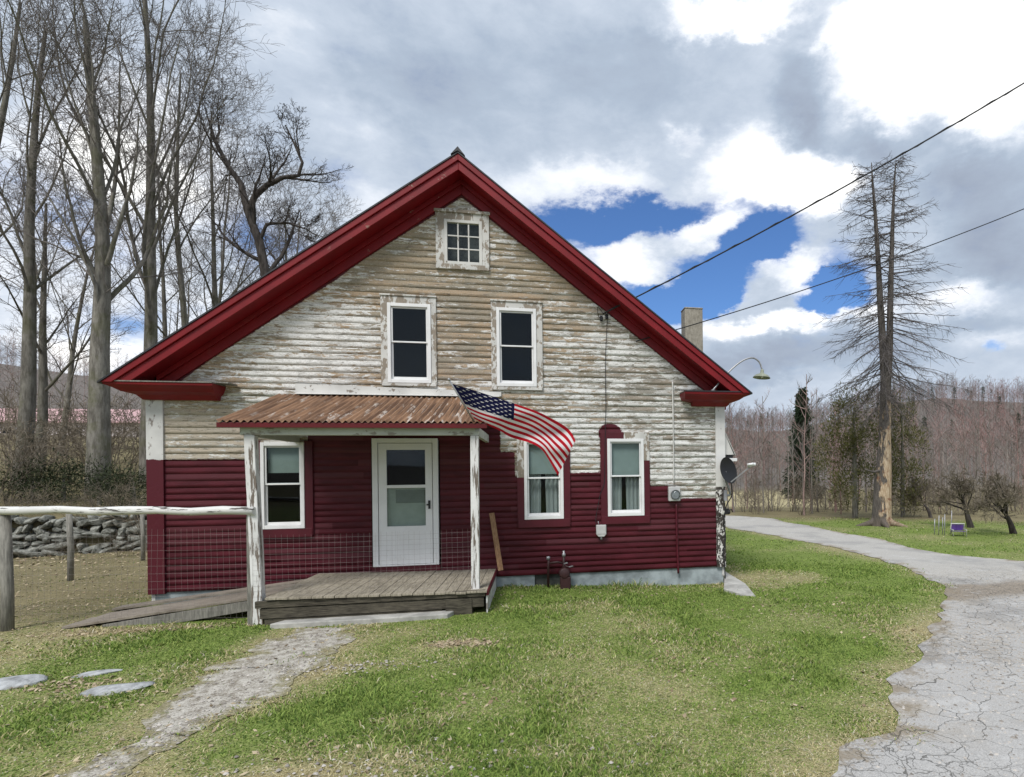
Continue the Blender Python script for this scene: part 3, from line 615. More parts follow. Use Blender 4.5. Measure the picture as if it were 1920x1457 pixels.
def mesh_panel(a, b, z0, z1, parent, sx, sz, r, nm, sag=0.):
    m = MB(); a, b = Vector(a), Vector(b); L = (b-a).length; n = int(L/sx); nz = int((z1-z0)/sz)
    top = lambda t: -sag*math.sin(math.pi*t)*.6
    q = lambda t, z: Vector((a.x+(b.x-a.x)*t, a.y+(b.y-a.y)*t+.02*math.sin(t*7+z*3), z0+(z-z0)*(1+top(t))))
    for j in range(nz+1): m.tube([q(k/16, z0+j*sz) for k in range(17)], r, 3, False)
    for i in range(n+1): m.tube([q(i/n, z0), q(i/n, (z0+z1)/2), q(i/n, z1)], r, 3, False)
    return m.build(nm, M['wire'], parent)
mesh_panel((A.x-.03, -1.82, 0), (pb.x, -1.27, 0), .10, 1.28, fence, .075, .10, .0010, 'wire_mesh')
mesh_panel((pb.x-.02, -1.27, 0), (E_.x, E_.y, 0), .10, 1.28, fence, .075, .10, .0010, 'wire_mesh')
pm = empty('wire_screen', (-2.2, -1.84, .35), 'sagging wire mesh strung across the porch between its two posts', 'wire mesh')
mesh_panel((-3.66, -1.845, 0), (-.88, -1.845, 0), .37, 1.19, pm, .07, .07, .0010, 'wire_mesh', .04)
# ---------------------------------------------------------------- flag
flag = empty('flag', tuple(P(894, 800, -1.83)), 'striped flag with white stars flying from the right porch post', 'flag')
tip = P(842, 712, -2.25); bas = P(895, 801, -1.825)
m = MB(); m.tube([bas, tip], .011, 8); m.lathe([(0, -.02), (.018, -.01), (.018, .012), (0, .022)], tip, (tip-bas).normalized(), 10); m.build('pole', M['steel'], flag)
m = MB(); m.tube([bas-(tip-bas).normalized()*.02, bas.lerp(tip, .10)], .019, 8); m.box(bas.x-.03, bas.x+.03, -1.828, -1.812, bas.z-.06, bas.z+.05); m.build('bracket', M['steel'], flag)
TOPC = [(0, 847, 719.5), (.12, 880, 729), (.25, 925, 743.5), (.40, 965.5, 757), (.56, 1010, 772), (.78, 1057, 797), (.9, 1071, 809), (1., 1079, 826)]
BOTC = [(0, 889.5, 785), (.12, 913, 797), (.24, 937, 807), (.37, 956, 820), (.56, 994, 830), (.68, 1016, 841), (.84, 1032, 867), (1., 1046, 892)]
def lin(tab, u):
    for a, b in zip(tab, tab[1:]):
        if u <= b[0]:
            t = (u-a[0])/(b[0]-a[0]); return a[1]+(b[1]-a[1])*t, a[2]+(b[2]-a[2])*t
    return tab[-1][1:]
def smooth_lin(tab, u):
    s = [lin(tab, min(1, max(0, u+d))) for d in (-.05, -.025, 0, .025, .05)] if .05 < u < .95 else [lin(tab, u)]
    return sum(p[0] for p in s)/len(s), sum(p[1] for p in s)/len(s)
def flag_pt(u, v):
    a = smooth_lin(TOPC, u); b = smooth_lin(BOTC, u); w = v + .05*math.sin(math.pi*v)*math.sin(u*9+1)
    x = a[0]+(b[0]-a[0])*w; y = a[1]+(b[1]-a[1])*w
    # folds: the cloth swings in depth as it flies
    Yh = -2.22+(.37)*v*(1-u)
    Y = Yh + .55*u*(1-.3*v) + .085*math.sin(7.5*u*1.25+v*4.2)*min(1, u*5) + .05*math.sin(15*u+v*8+1)*u
    return P(x, y, Y)
NU, NV = 78, 52; V = [flag_pt(i/NU, j/NV) for j in range(NV+1) for i in range(NU+1)]
o0 = ORG[flag.name]; Q = []; mi = []
for j in range(NV):
    for i in range(NU):
        a = j*(NU+1)+i; Q.append((a, a+1, a+NU+2, a+NU+1)); s = j*13//NV
        mi.append(2 if (i+.5)/NU < .4 and s < 7 else s % 2)
def cloth(nm, col):
    b = NB(nm); p = b.pos(); n = b.noise(p, 220, 2); d = b.n('BsdfDiffuse', None, Color=col, Roughness=.6); t = b.n('BsdfTranslucent', None, Color=col)
    mx = b.n('MixShader', None, i0=.3); b.t.links.new(d.outputs[0], mx.inputs[1]); b.t.links.new(t.outputs[0], mx.inputs[2]); b.out(mx.outputs[0]); return b.m
cr_, cw_, cb_ = cloth('flag_red_cloth', (.50, .018, .03)), cloth('flag_white_cloth', (.80, .77, .77)), cloth('flag_blue_cloth', (.016, .018, .06))
me = np_mesh('flag_cloth', [v-o0 for v in V], Q, mats=[cr_, cw_, cb_], smooth=True, mi=mi); fc = link('flag_cloth', me, flag)
m = MB()
for r in range(9):
    for c in range(6 if r % 2 == 0 else 5):
        cu = .4*((c+.5)/6 if r % 2 == 0 else (c+1)/6); cv = (7/13)*(r+.5)/9 + .006
        ring_ = []
        for k in range(10):
            rad = 1. if k % 2 == 0 else .42; q = math.pi*k/5
            ring_.append(flag_pt(max(.002, cu+.0165*rad*math.sin(q)), cv-.022*rad*math.cos(q)))
        ctr = flag_pt(cu, cv); n = (ring_[2]-ctr).cross(ring_[6]-ctr).normalized()
        if n.y > 0: n = -n
        ring_ = [p+n*.009 for p in ring_]; ctr = ctr+n*.009
        m.add(ring_+[ctr], [(k, (k+1) % 10, 10) for k in range(10)])
st_ = m.build('stars', cw_, fc)
# ================================================================ GROUND
nr = np.random.default_rng(11)
def gh(x, y):
    x = np.asarray(x, float); y = np.asarray(y, float)
    z = -.15*ss(-1, 3, x) + .05*(fbm(x, y, .35, 3, 3)-.5)*ss(.3, 1.5, np.hypot(np.maximum(np.maximum(-5.9-x, x-3.5), 0), np.maximum(np.maximum(-2.2-y, y-11), 0)))
    dist = np.hypot(x, y+D); az = np.arctan2(x, y+D)
    left = ss(-7.0, -9.5, x - .0*y) * ss(-2, 5, y)
    wl = 7.9 + (x+11)*.33                                  # line of the stone wall
    s = y-wl
    z = z + left*(.92*ss(.05, .55, s) + .118*np.clip(s-.5, 0, 30) + .05*np.clip(s-30.5, 0, 60) + .25*(fbm(x, y, .3, 9)-.5)*ss(.5, 3, s))
    z = z - .9*ss(24, 60, dist)*ss(-.1, .35, az)           # the ground falls away beyond the lane
    amp = 27 + 4*np.sin(az*5.1+.3) + 12*ss(.40, .75, az) + 4*np.sin(az*13) + 14*ss(.0, -.6, az)
    z = z + amp*ss(75, 345, dist) + 2.*(fbm(x, y, .02, 5)-.5)*ss(80, 200, dist)*4
    return z
def inpoly(px, py, poly):
    r = np.zeros(len(px), bool); n = len(poly)
    for i in range(n):
        x0, y0 = poly[i]; x1, y1 = poly[(i+1) % n]
        c = ((y0 > py) != (y1 > py)); xx = (x1-x0)*(py-y0)/((y1-y0) if abs(y1-y0) > 1e-9 else 1e-9)+x0
        r ^= c & (px < xx)
    return r
def gpts(l, z): return [(G(a, b, z).x, G(a, b, z).y) for a, b in l]
def resample(pts, n):
    pts = np.array(pts); d = np.concatenate(([0], np.cumsum(np.hypot(*np.diff(pts, axis=0).T)))); t = np.linspace(0, d[-1], n)
    return np.stack([np.interp(t, d, pts[:, 0]), np.interp(t, d, pts[:, 1])], 1)
# driveway: near (house side) and far edges
NE = [(3.9, 60.), (5.2, 34.)] + gpts([(1372, 992), (1450, 1004), (1560, 1026), (1650, 1050), (1720, 1075), (1766, 1100), (1772, 1122), (1752, 1160), (1738, 1200), (1712, 1250), (1675, 1290), (1655, 1312), (1688, 1345), (1690, 1372), (1600, 1392), (1548, 1440)], -.15) + [(1.05, -8.2), (.6, -10.5), (.2, -16.)]
FE = [(6.9, 60.), (7.6, 34.)] + gpts([(1366, 966), (1440, 971), (1520, 988), (1640, 1010), (1700, 1024), (1780, 1040), (1915, 1053)], -.15) + [(13., -1.8), (16, -4.), (17, -9), (15, -16)]
NE = resample(NE, 420); FE = resample(FE, 420)
NE += np.stack([.34*(fbm(NE[:, 0]*2, NE[:, 1]*2, 1.6, 21)-.5), .34*(fbm(NE[:, 0]*1.7, NE[:, 1]*1.7, 1., 22)-.5)], 1)
FE += np.stack([.4*(fbm(FE[:, 0], FE[:, 1], 1., 23)-.5), .4*(fbm(FE[:, 0], FE[:, 1], 1., 24)-.5)], 1)
DRV = list(map(tuple, NE)) + list(map(tuple, FE[::-1]))
PL = gpts([(585, 1178), (520, 1196), (452, 1226), (418, 1252), (388, 1290), (318, 1338), (226, 1388), (120, 1452)], 0) + [(-3.6, -6.9), (-4.0, -8.2)]
PR = gpts([(655, 1180), (648, 1206), (612, 1240), (560, 1268), (520, 1300), (450, 1345), (350, 1395), (232, 1452)], 0) + [(-2.75, -6.9), (-3.2, -8.2)]
PL = resample(PL, 110); PR = resample(PR, 110)
for A_, sd in ((PL, 31), (PR, 33)): A_ += np.stack([.6*(fbm(A_[:, 0]*2, A_[:, 1]*2, 1.8, sd)-.5), .5*(fbm(A_[:, 0]*2, A_[:, 1]*2, 1.3, sd+1)-.5)], 1)
PATH = list(map(tuple, PL)) + list(map(tuple, PR[::-1]))
def edge_dist(x, y, E):
    d = np.full(len(x), 9.)
    for i in range(0, len(E), 3): d = np.minimum(d, np.hypot(x-E[i, 0], y-E[i, 1]))
    return d
def green_of(x, y):
    """share of living grass (0 straw and litter, 1 green)"""
    g = .86 + 1.1*(fbm(x, y, .75, 41)-.5) + .5*(fbm(x, y, 3.2, 44)-.5)
    g = g - .55*ss(.75, .0, edge_dist(x, y, NE)) - .6*ss(.5, 0, np.minimum(edge_dist(x, y, PL), edge_dist(x, y, PR)))
    lf = ss(-3.6, -5.6, x+.25*(y+4)); g = g - .30*lf*ss(-3.6, -1.2, y) - .22*lf
    g = g - .5*ss(.35, .0, np.hypot((x-4.2)/1.6, (y-.3)/1.1)-.7)       # scuffed earth by the right corner
    g = g - .34*np.exp(-((x-.1)/1.3)**2-((y+1.6)/.35)**2) - .35*np.exp(-((x+1.0)/.5)**2-((y+3.45)/.22)**2) - .3*np.exp(-((x+1.5)/.9)**2-((y+6.4)/.5)**2) - .25*np.exp(-((x-.6)/.8)**2-((y+4.7)/.5)**2)
    g = g + .35*np.exp(-((x-2.2)/2.0)**2-((y+1.2)/.7)**2) + .25*np.exp(-((x-6)/2.0)**2-((y-2.)/3.)**2)
    for cx, cy, rx, ry, a in ((-1.55, -6.35, 1.5, .28, .55), (-2.0, -4.05, .8, .16, .5), (-4.9, -1.72, 1.1, .16, .7), (-.95, -3.42, .30, .14, .6), (1.4, -5.2, .5, .3, .25), (-.6, -5.5, .35, .2, .3)): g = g - a*np.exp(-((x-cx)/rx)**2-((y-cy)/ry)**2)*(.5+fbm(x, y, 3., 97))
    return np.clip(g, 0, 1)
def ground():
    def ax(lo, hi, st, a, b):
        core = np.arange(lo, hi+1e-6, st); out = [core]
        l = []; v = lo; s = st
        while v > a: s *= 1.16; v -= min(s, 22); l.append(v)
        r = []; v = hi; s = st
        while v < b: s *= 1.16; v += min(s, 22); r.append(v)
        return np.concatenate((l[::-1], core, r))
    xs = ax(-14, 15, .2, -750, 750); ys = ax(-11, 14, .2, -120, 750); X, Y = np.meshgrid(xs, ys); x, y = X.ravel(), Y.ravel(); z = gh(x, y)
    nx, ny = len(xs), len(ys); i = np.arange(nx*ny).reshape(ny, nx)
    Q = np.stack([i[:-1, :-1], i[:-1, 1:], i[1:, 1:], i[1:, :-1]], -1).reshape(-1, 4)
    g = green_of(x, y)[:, None]; dist = np.hypot(x, y+D); az = np.arctan2(x, y+D)
    lawn = (1-g)*np.array((.29, .25, .14)) + g*np.array((.155, .20, .052))
    litter = np.array((.175, .148, .082))*(.7+.6*fbm(x, y, 1.1, 60)[:, None])
    field = np.array((.36, .31, .18)); wood_ = np.array((.150, .132, .118))*(.7+.6*fbm(x, y, .09, 61)[:, None])
    wl = ss(-5.2, -6.8, x)*ss(-1.8, -.3, y); wl = np.maximum(wl, ss(-8, -10, x)*ss(3, 6, y))
    c = lawn*(1-wl[:, None]) + litter*wl[:, None]
    edge = ss(24.5, 27.5, dist + 1.5*(fbm(x, y, .4, 62)-.5)); c = c*(1-edge[:, None]) + litter*edge[:, None]
    f = ss(38, 46, dist)*ss(92, 80, dist)*ss(.0, .1, az)*ss(.52, .42, az); c = c*(1-f[:, None]) + field*f[:, None]
    w = ss(82, 95, dist); c = c*(1-w[:, None]) + wood_*w[:, None]
    b = NB('ground_soil'); p = b.pos(); n1 = b.noise(p, 9, 6, .7); n2 = b.noise(p, 55, 3, .6)
    k = b.add(b.sstep(n1, .3, .7, .62, 1.0), b.sstep(n2, .35, .7, 0., .55))
    cc = b.vm('MULTIPLY', b.attr('col', 'Color'), b.comb(k, k, k)); m = b.bsdf(cc, .95, .1, bump=b.add(b.mul(n1, .6), b.mul(n2, .4)), bs=.5, bd=.03)
    me = np_mesh('ground', np.stack([x, y, z], 1), Q, mats=[m], smooth=True); cattr(me, 'col', c)
    props(link('ground', me), kind='structure')
ground()
def strip(nm, A, B, mat, lift, cols=40, ed=None):
    t = np.linspace(0, 1, cols)[None, :, None]; V = A[:, None]*(1-t)+B[:, None]*t; n = len(A); f = V.reshape(-1, 2)
    z = gh(f[:, 0], f[:, 1]) + lift; i = np.arange(n*cols).reshape(n, cols)
    Q = np.stack([i[:-1, :-1], i[:-1, 1:], i[1:, 1:], i[1:, :-1]], -1).reshape(-1, 4)
    me = np_mesh(nm, np.column_stack([f, z]), Q, mats=[mat], smooth=True)
    if ed is not None: fattr(me, 'ed', np.minimum(edge_dist(f[:, 0], f[:, 1], A), edge_dist(f[:, 0], f[:, 1], B)))
    return props(link(nm, me), kind='structure')
def asphalt():
    b = NB('cracked_old_asphalt'); p = b.pos(); x, y, z = b.sep(p)
    q = b.vm('ADD', p, b.vm('MULTIPLY', b.n('TexNoise', None, Vector=p, Scale=2.3, Detail=5.).outputs['Color'], (.55, .55, 0)))
    big = b.n('TexVoronoi', dict(feature='DISTANCE_TO_EDGE'), Vector=q, Scale=2.9).outputs['Distance']; sm = b.n('TexVoronoi', dict(feature='DISTANCE_TO_EDGE'), Vector=q, Scale=7.5).outputs['Distance']
    near = b.sstep(y, 1.5, -1.5); msk = b.noise(p, .8, 3)
    c1 = b.mul(b.sstep(big, .013, .003), near); c2 = b.mul(b.mul(b.sstep(sm, .024, .005), b.sstep(msk, .42, .58)), near)
    cr_ = b.math('MAXIMUM', c1, b.mul(c2, .9))
    n = b.noise(p, 90, 4, .7); g = b.noise(p, 1.1, 5, .6); gr = b.noise(p, 28, 4, .7)
    base = b.mix(b.sstep(n, .3, .7), (.31, .30, .285), (.49, .475, .45)); base = b.mix(b.sstep(g, .5, .68, 0., .55), base, (.36, .315, .25))
    trk = b.mix(b.sstep(n, .3, .7), (.31, .292, .265), (.52, .50, .46)); base = b.mix(b.sstep(b.add(y, b.mul(b.add(g, -.5), 3.)), -1.6, -.6), base, trk)
    dirt = b.mul(b.sstep(b.add(y, b.mul(b.add(g, -.5), 1.)), -2.5, -2.1), b.sstep(b.add(y, b.mul(b.add(g, -.5), 1.)), -1.1, -1.5)); base = b.mix(b.mul(dirt, .8), base, (.20, .16, .115))
    far = b.sstep(b.add(x, b.mul(y, .3)), 1.6, 3.6); base = b.mix(b.mul(b.mul(b.sstep(gr, .52, .62), far), near), base, (.40, .33, .25))
    base = b.mix(b.mul(b.mul(b.sstep(gr, .62, .7), far), near), base, (.075, .068, .055))
    e_ = b.add(b.attr('ed'), b.add(b.mul(b.add(gr, -.5), .5), b.mul(b.add(b.noise(p, 3.1, 5, .65), -.5), .9))); base = b.mix(b.sstep(e_, .26, .06, 0., .85), base, (.25, .205, .145))
    st_ = b.noise(p, .55, 4, .6); base = b.mix(b.sstep(st_, .50, .62, 0., .45), base, (.24, .235, .23)); base = b.mix(b.sstep(b.noise(p, 2.7, 5, .7), .57, .66, 0., .55), base, (.50, .49, .47)); base = b.mix(b.mul(b.sstep(b.noise(p, 170, 2, .5), .60, .68), .6), base, (.12, .115, .11))
    c = b.mix(b.mul(cr_, b.sstep(b.noise(p, 1.3, 3), .3, .65, .35, .85)), base, (.075, .07, .06))
    return b.bsdf(c, .9, .2, bump=b.add(b.mul(n, .35), b.math('SUBTRACT', 1., cr_)), bs=.6, bd=.015)
strip('driveway', NE, FE, asphalt(), .012, 90, 1)
def dirtmat():
    b = NB('trodden_earth'); p = b.pos(); n = b.noise(b.vm('MULTIPLY', p, (1.2, .9, 1)), 7, 6, .7); n2 = b.noise(p, 60, 4, .7)
    c = b.mix(b.sstep(n, .36, .62), (.24, .21, .17), (.50, .47, .41)); c = b.mix(b.sstep(n2, .54, .64), c, (.56, .53, .47)); c = b.mix(b.sstep(n2, .42, .36), c, (.10, .085, .06)); e_ = b.add(b.attr('ed'), b.add(b.mul(b.add(n, -.5), .55), b.mul(b.add(b.noise(p, 2.2, 4), -.5), .5))); c = b.mix(b.sstep(e_, .20, .02, 0., .85), c, b.mix(b.sstep(n2, .4, .6), (.17, .16, .075), (.30, .26, .15)))
    return b.bsdf(c, .95, .1, bump=b.add(n, b.mul(n2, .4)), bs=.8, bd=.03)
strip('path', PL, PR, dirtmat(), .008, 24, 1)
# ---------------------------------------------------------------- grass and litter
def blade_mat():
    b = NB('grass_blades'); d = b.attr('col', 'Color'); p = b.n('BsdfPrincipled', None, Base_Color=d, Roughness=.7); p.inputs['Specular IOR Level'].default_value = .15
    t = b.n('BsdfTranslucent', None, Color=d); mx = b.n('MixShader', None, i0=.3); b.t.links.new(p.outputs[0], mx.inputs[1]); b.t.links.new(t.outputs[0], mx.inputs[2]); b.out(mx.outputs[0]); return b.m
def blocked(x, y):
    return ((x > -5.82) & (x < 3.43) & (y > .0) & (y < 11)) | ((x > -3.56) & (x < -.70) & (y > -1.9) & (y < .1)) | ((x > -3.3) & (x < -1.15) & (y > -2.12) & (y < -1.8)) | ((x > -6.0) & (x < -3.4) & (y > -1.36) & (y < -.15))
def grass():
    n = 800000; r = np.exp(nr.uniform(math.log(2.6), math.log(27), n)); r = np.where(nr.random(n) < .55, 2.6+nr.random(n)**1.3*11, r); az = nr.uniform(R(-56), R(46), n)
    x = r*np.sin(az); y = -D+r*np.cos(az); g = green_of(x, y)
    onp = inpoly(x, y, PATH); ond = inpoly(x, y, DRV); ed = np.minimum(edge_dist(x, y, PL), edge_dist(x, y, PR)); edd = edge_dist(x, y, NE)
    keep = ~blocked(x, y) & (~ond | (nr.random(n) < .5*ss(.32, .02, edd))) & (~onp | (nr.random(n) < .06+.75*ss(.28, .02, ed)*(.3+fbm(x, y, 2.2, 95))))
    lit = ss(-5.0, -6.4, x)*ss(-2.2, -.6, y); keep &= nr.random(n) > .25*lit*(1-.8*ss(.5,.65,fbm(x, y, .5, 91)))
    keep &= nr.random(n) < .42+.75*fbm(x, y, 2.6, 47); keep &= (x > -14)
    x, y, g, r = x[keep], y[keep], g[keep], r[keep]; n = len(x); lit = lit[keep]
    tuft = fbm(x, y, 1.6, 52); hgt = (.010+.019*nr.random(n)**1.6*(.25+1.6*ss(.42,.66,tuft)))*(.75+.7*g)*(1-.35*lit)
    wall = np.exp(-((y+.10)/.16)**2)*((x > -.6) & (x < 3.6)); hgt *= 1+2.6*wall*nr.random(n)
    dry = np.exp(-((x+4.9)/1.1)**2-((y+1.70)/.14)**2); hgt *= 1+3.2*dry*nr.random(n); lush = np.exp(-((x-2)/2.2)**2-((y+.8)/.7)**2); hgt *= 1+.5*lush
    w = .0022+.00055*r; th = nr.uniform(0, 6.283, n); lean = hgt*nr.uniform(.4, 1.8, n)*(1.25-.4*g); la = nr.uniform(0, 6.283, n)
    flat = nr.random(n) < .34*(1-g)+.06; hgt = np.where(flat, .008+.012*nr.random(n), hgt); lean = np.where(flat, nr.uniform(.03, .085, n), lean)
    z = gh(x, y)-.004; dx, dy = np.cos(th)*w, np.sin(th)*w
    a = np.stack([x-dx, y-dy, z], 1); b = np.stack([x+dx, y+dy, z], 1)
    mx_, my_ = x+np.cos(la)*lean*.4, y+np.sin(la)*lean*.4
    c = np.stack([mx_+dx*.7, my_+dy*.7, z+hgt*.65], 1); d = np.stack([mx_-dx*.7, my_-dy*.7, z+hgt*.65], 1)
    e = np.stack([x+np.cos(la)*lean, y+np.sin(la)*lean, z+hgt*(1-.12*(lean/hgt).clip(0, 2))], 1)
    V = np.stack([a, b, c, d, e], 1).reshape(-1, 3); i = np.arange(n)*5
    Q = np.stack([i, i+1, i+2, i+3], 1); T = np.stack([i+3, i+2, i+4], 1)
    rr = nr.random(n); green = rr < g*1.05
    hue = nr.random((n, 1)); gc = np.array((.140, .225, .044))*(1-hue)+np.array((.28, .34, .092))*hue
    dg = nr.random(n) < .22; gc[dg] = np.array((.080, .130, .030))
    h2 = nr.random((n, 1)); sc = np.array((.52, .46, .27))*(1-h2)+np.array((.36, .31, .16))*h2; pale = nr.random(n) < .15; sc[pale] = np.array((.52, .48, .36))
    dim = (1-.42*lit)[:, None]; col = dim*np.where(green[:, None], gc, sc)*(.98+.36*nr.random((n, 1)))
    me = np_mesh('grass', V, Q, T, [blade_mat()]); cattr(me, 'col', np.repeat(col, 5, 0)); props(link('grass', me), kind='stuff')
grass()
def flakes(nm, x, y, s, cols, lift=.012, stand=.35):
    n = len(x); z = gh(x, y)+lift; a = nr.uniform(0, 6.283, n); ti = nr.normal(0, stand, n); tj = nr.normal(0, stand, n); asp = nr.uniform(.35, .8, n)
    u = np.stack([np.cos(a), np.sin(a), ti], 1)*s[:, None]; v = np.stack([-np.sin(a), np.cos(a), tj], 1)*(s*asp)[:, None]; c = np.stack([x, y, z], 1)
    V = np.stack([c-u, c-v*.8, c+u, c+v, c+np.array((0, 0, 1))*(s*.35)[:, None]], 1).reshape(-1, 3); i = np.arange(n)*5
    T = np.concatenate([np.stack([i+k, i+(k+1) % 4, i+4], 1) for k in range(4)])
    b = NB(nm+'_tone'); m = b.bsdf(b.attr('col', 'Color'), .85, .15); me = np_mesh(nm, V, None, T, [m])
    h = nr.random((n, 1)); cc = np.array(cols[0])*(1-h)+np.array(cols[1])*h; cattr(me, 'col', np.repeat(cc, 5, 0)); return props(link(nm, me), kind='stuff')
x = nr.uniform(-14, -5.3, 5200); y = nr.uniform(-2.6, 8, 5200); k = (nr.random(5200) < .25+.75*fbm(x, y, .8, 71)) & ~blocked(x, y) & (nr.random(5200) < ss(-5.0, -6.6, x)+.15); x, y = x[k], y[k]
x2 = nr.uniform(-6, 6, 3200); y2 = nr.uniform(-7.6, -.5, 3200); k = (fbm(x2, y2, .9, 72) > .56) & ~blocked(x2, y2) & ~inpoly(x2, y2, DRV); x2, y2 = x2[k], y2[k]
cl = [(nr.normal(cx, rx, k_), nr.normal(cy, ry, k_)) for cx, cy, rx, ry, k_ in ((-.97, -3.42, .14, .07, 170), (-.62, -3.5, .1, .05, 60), (-4.9, -1.75, .7, .1, 260), (-4.35, -3.9, .25, .12, 120), (3.9, .1, .4, .5, 120))]
x2 = np.concatenate([x2]+[c[0] for c in cl]); y2 = np.concatenate([y2]+[c[1] for c in cl])
x3 = nr.uniform(-16, -8, 2600); y3 = nr.uniform(8.5, 26, 2600)
x = np.concatenate((x, x2, x3)); y = np.concatenate((y, y2, y3)); flakes('fallen_leaves', x, y, nr.uniform(.012, .032, len(x))*(1+.6*(y > 5)), ((.20, .145, .09), (.48, .40, .27)))
# pebbles on the lane and the path
def pebbles():
    n = 5200; t = nr.random(n); r = 2.9+6.5*nr.random(n)**1.4; az = nr.uniform(R(12), R(46), n); x = r*np.sin(az); y = -D+r*np.cos(az)
    ed = edge_dist(x, y, NE); k = inpoly(x, y, DRV) & (nr.random(n) < np.clip(.15+.9*ss(2.0, 4.2, x+.3*(y+7))+.4*ss(.25, 0, ed), 0, 1)); x, y = x[k], y[k]
    j = nr.integers(0, len(PL), 900); f = nr.random(900); q = PL[j]*(1-f[:, None])+PR[j]*f[:, None]; x = np.concatenate((x, q[:, 0], nr.normal(-1.55, 1.0, 420), nr.normal(-2.0, .5, 130))); y = np.concatenate((y, q[:, 1], nr.normal(-6.35, .2, 420), nr.normal(-4.05, .1, 130))); n = len(x)
    s = .006+.016*nr.random(n)**2.5; z = gh(x, y)+.012
    base = np.array([(1, 0, 0), (.3, .9, .1), (-.8, .5, 0), (-.7, -.6, .1), (.4, -.9, 0), (.1, .05, .75)])
    a = nr.uniform(0, 6.28, n); ca, sa = np.cos(a), np.sin(a); B = base[None]*nr.uniform(.7, 1.25, (n, 6, 1)); Vx = B[..., 0]*ca[:, None]-B[..., 1]*sa[:, None]; Vy = B[..., 0]*sa[:, None]+B[..., 1]*ca[:, None]
    V = np.stack([x[:, None]+Vx*s[:, None], y[:, None]+Vy*s[:, None], z[:, None]+(B[..., 2]-.1)*s[:, None]], -1).reshape(-1, 3); i = np.arange(n)*6
    T = np.concatenate([np.stack([i+k, i+(k+1) % 5, i+5], 1) for k in range(5)]); b = NB('pebble_tone'); me = np_mesh('gravel', V, None, T, [b.bsdf(b.attr('col', 'Color'), .9, .2)])
    h = nr.random((n, 1)); cc = np.array((.17, .15, .13))*(1-h)+np.array((.50, .46, .41))*h; cattr(me, 'col', np.repeat(cc, 6, 0)); props(link('gravel', me), kind='stuff')
pebbles()
# ---------------------------------------------------------------- rocks, wall, posts, barn, chair
def rockmat(nm, c1, c2):
    b = NB(nm); p = b.pos(); n = b.noise(p, 6, 6, .7); c = b.mix(b.sstep(n, .35, .65), c1, c2); return b.bsdf(c, .9, .2, bump=n, bs=.6, bd=.03)
M['rock'] = rockmat('pale_field_rock', (.20, .205, .205), (.44, .45, .45)); M['wallrock'] = rockmat('lichen_wall_rock', (.060, .062, .050), (.31, .31, .275))
import bmesh
_b = bmesh.new(); bmesh.ops.create_icosphere(_b, subdivisions=3, radius=1); ICO_V = np.array([v.co[:] for v in _b.verts]); ICO_F = [tuple(v.index for v in f.verts) for f in _b.faces]; _b.free()
def rock_verts(sx, sy, sz, seed, box=.55):
    v = ICO_V.copy(); v = np.sign(v)*np.abs(v)**box
    for j in range(7):                     # broken faces
        d_ = np.array((math.sin(seed*3.1+j*2.3), math.cos(seed*1.7+j*1.9), math.sin(seed*.7+j*4.1)*.8)); d_ /= np.linalg.norm(d_); h_ = .72+.2*math.sin(seed+j*1.3)**2; o_ = np.maximum(v@d_-h_, 0); v = v-o_[:, None]*d_
    k = 1+.22*(fbm(v[:, 0]*1.3+seed, v[:, 1]*1.3+v[:, 2]*.9, 1., seed, 3)-.5); v = v*k[:, None]*np.array((sx, sy, sz))
    a = seed*1.7; ca, sa = math.cos(a), math.sin(a); return v, ca, sa
def rock(px, py, sx, sy, sz, seed, label):
    g = G(px, py, .03); v, ca, sa = rock_verts(sx, sy, sz, seed, .8); ca, sa = math.cos(.2), math.sin(.2); m = MB(); m.add([(g.x+a*ca-b*sa, g.y+a*sa+b*ca, float(gh(g.x, g.y))+c) for a, b, c in v], ICO_F, False)
    m.build('field_rock', M['rock'], None, loc=(g.x, g.y, 0), label=label, cat='rock', group='pale rocks in the lawn')
rock(226, 1287, .27, .135, .06, 3, 'pale rock beside the dirt path, nearest to the path of three')
rock(14, 1280, .28, .15, .07, 5, 'pale rock cut by the left edge of the photo')
rock(182, 1259, .2, .09, .025, 8, 'small flat pale rock behind the rock beside the path')
def stone_wall():
    m = MB(); rg = random.Random(4); x = -18.
    for row in range(6):
        x = -18.5+row*.13
        while x < -8.6:
            s = rg.uniform(.12, .50)*(1.1-.07*row); yl = 7.9+(x+11)*.33; z0 = float(gh(x, yl-.6)); hz = .30
            v, ca, sa = rock_verts(s*rg.uniform(.5, .8), .26, hz*rg.uniform(.24, .46), rg.randrange(999), rg.uniform(.45, .85)); t = rg.uniform(-.3, .3); cz, sz = math.cos(.32+t), math.sin(.32+t)
            zc = z0+.05+row*hz*.56+rg.uniform(-.09, .09); tl = rg.uniform(-.4, .4)
            m.add([(x+a*cz-b*sz, yl+.08+row*.07+a*sz+b*cz, zc+c+a*tl) for a, b, c in v], ICO_F, False); x += s*rg.uniform(.85, 1.1)
    m.build('stone_wall', M['wallrock'], None, loc=(-11, 7.9, 0), label='low dry stone wall of grey fieldstones behind the fence', cat='wall')
stone_wall()
def old_post(px, py, top, r, label):
    g = G(px, py, 0); z0 = float(gh(g.x, g.y)); t = (g.y+D)/ray(px, py)[1]; zt = H+ray(px, top)[2]*t; m = MB(); m.tube([(g.x, g.y, z0-.1), (g.x+.01, g.y, (z0+zt)/2), (g.x-.01, g.y, zt)], [r, r*.95, r*.9], 8)
    m.build('fence_post', M['grey_wood'], None, loc=(g.x, g.y, z0), label=label, cat='post', group='thin fence posts before the stone wall')
old_post(132, 1090, 962, .05, 'thin grey post before the middle of the stone wall'); old_post(268, 1052, 955, .045, 'thin grey post close to the left house corner')
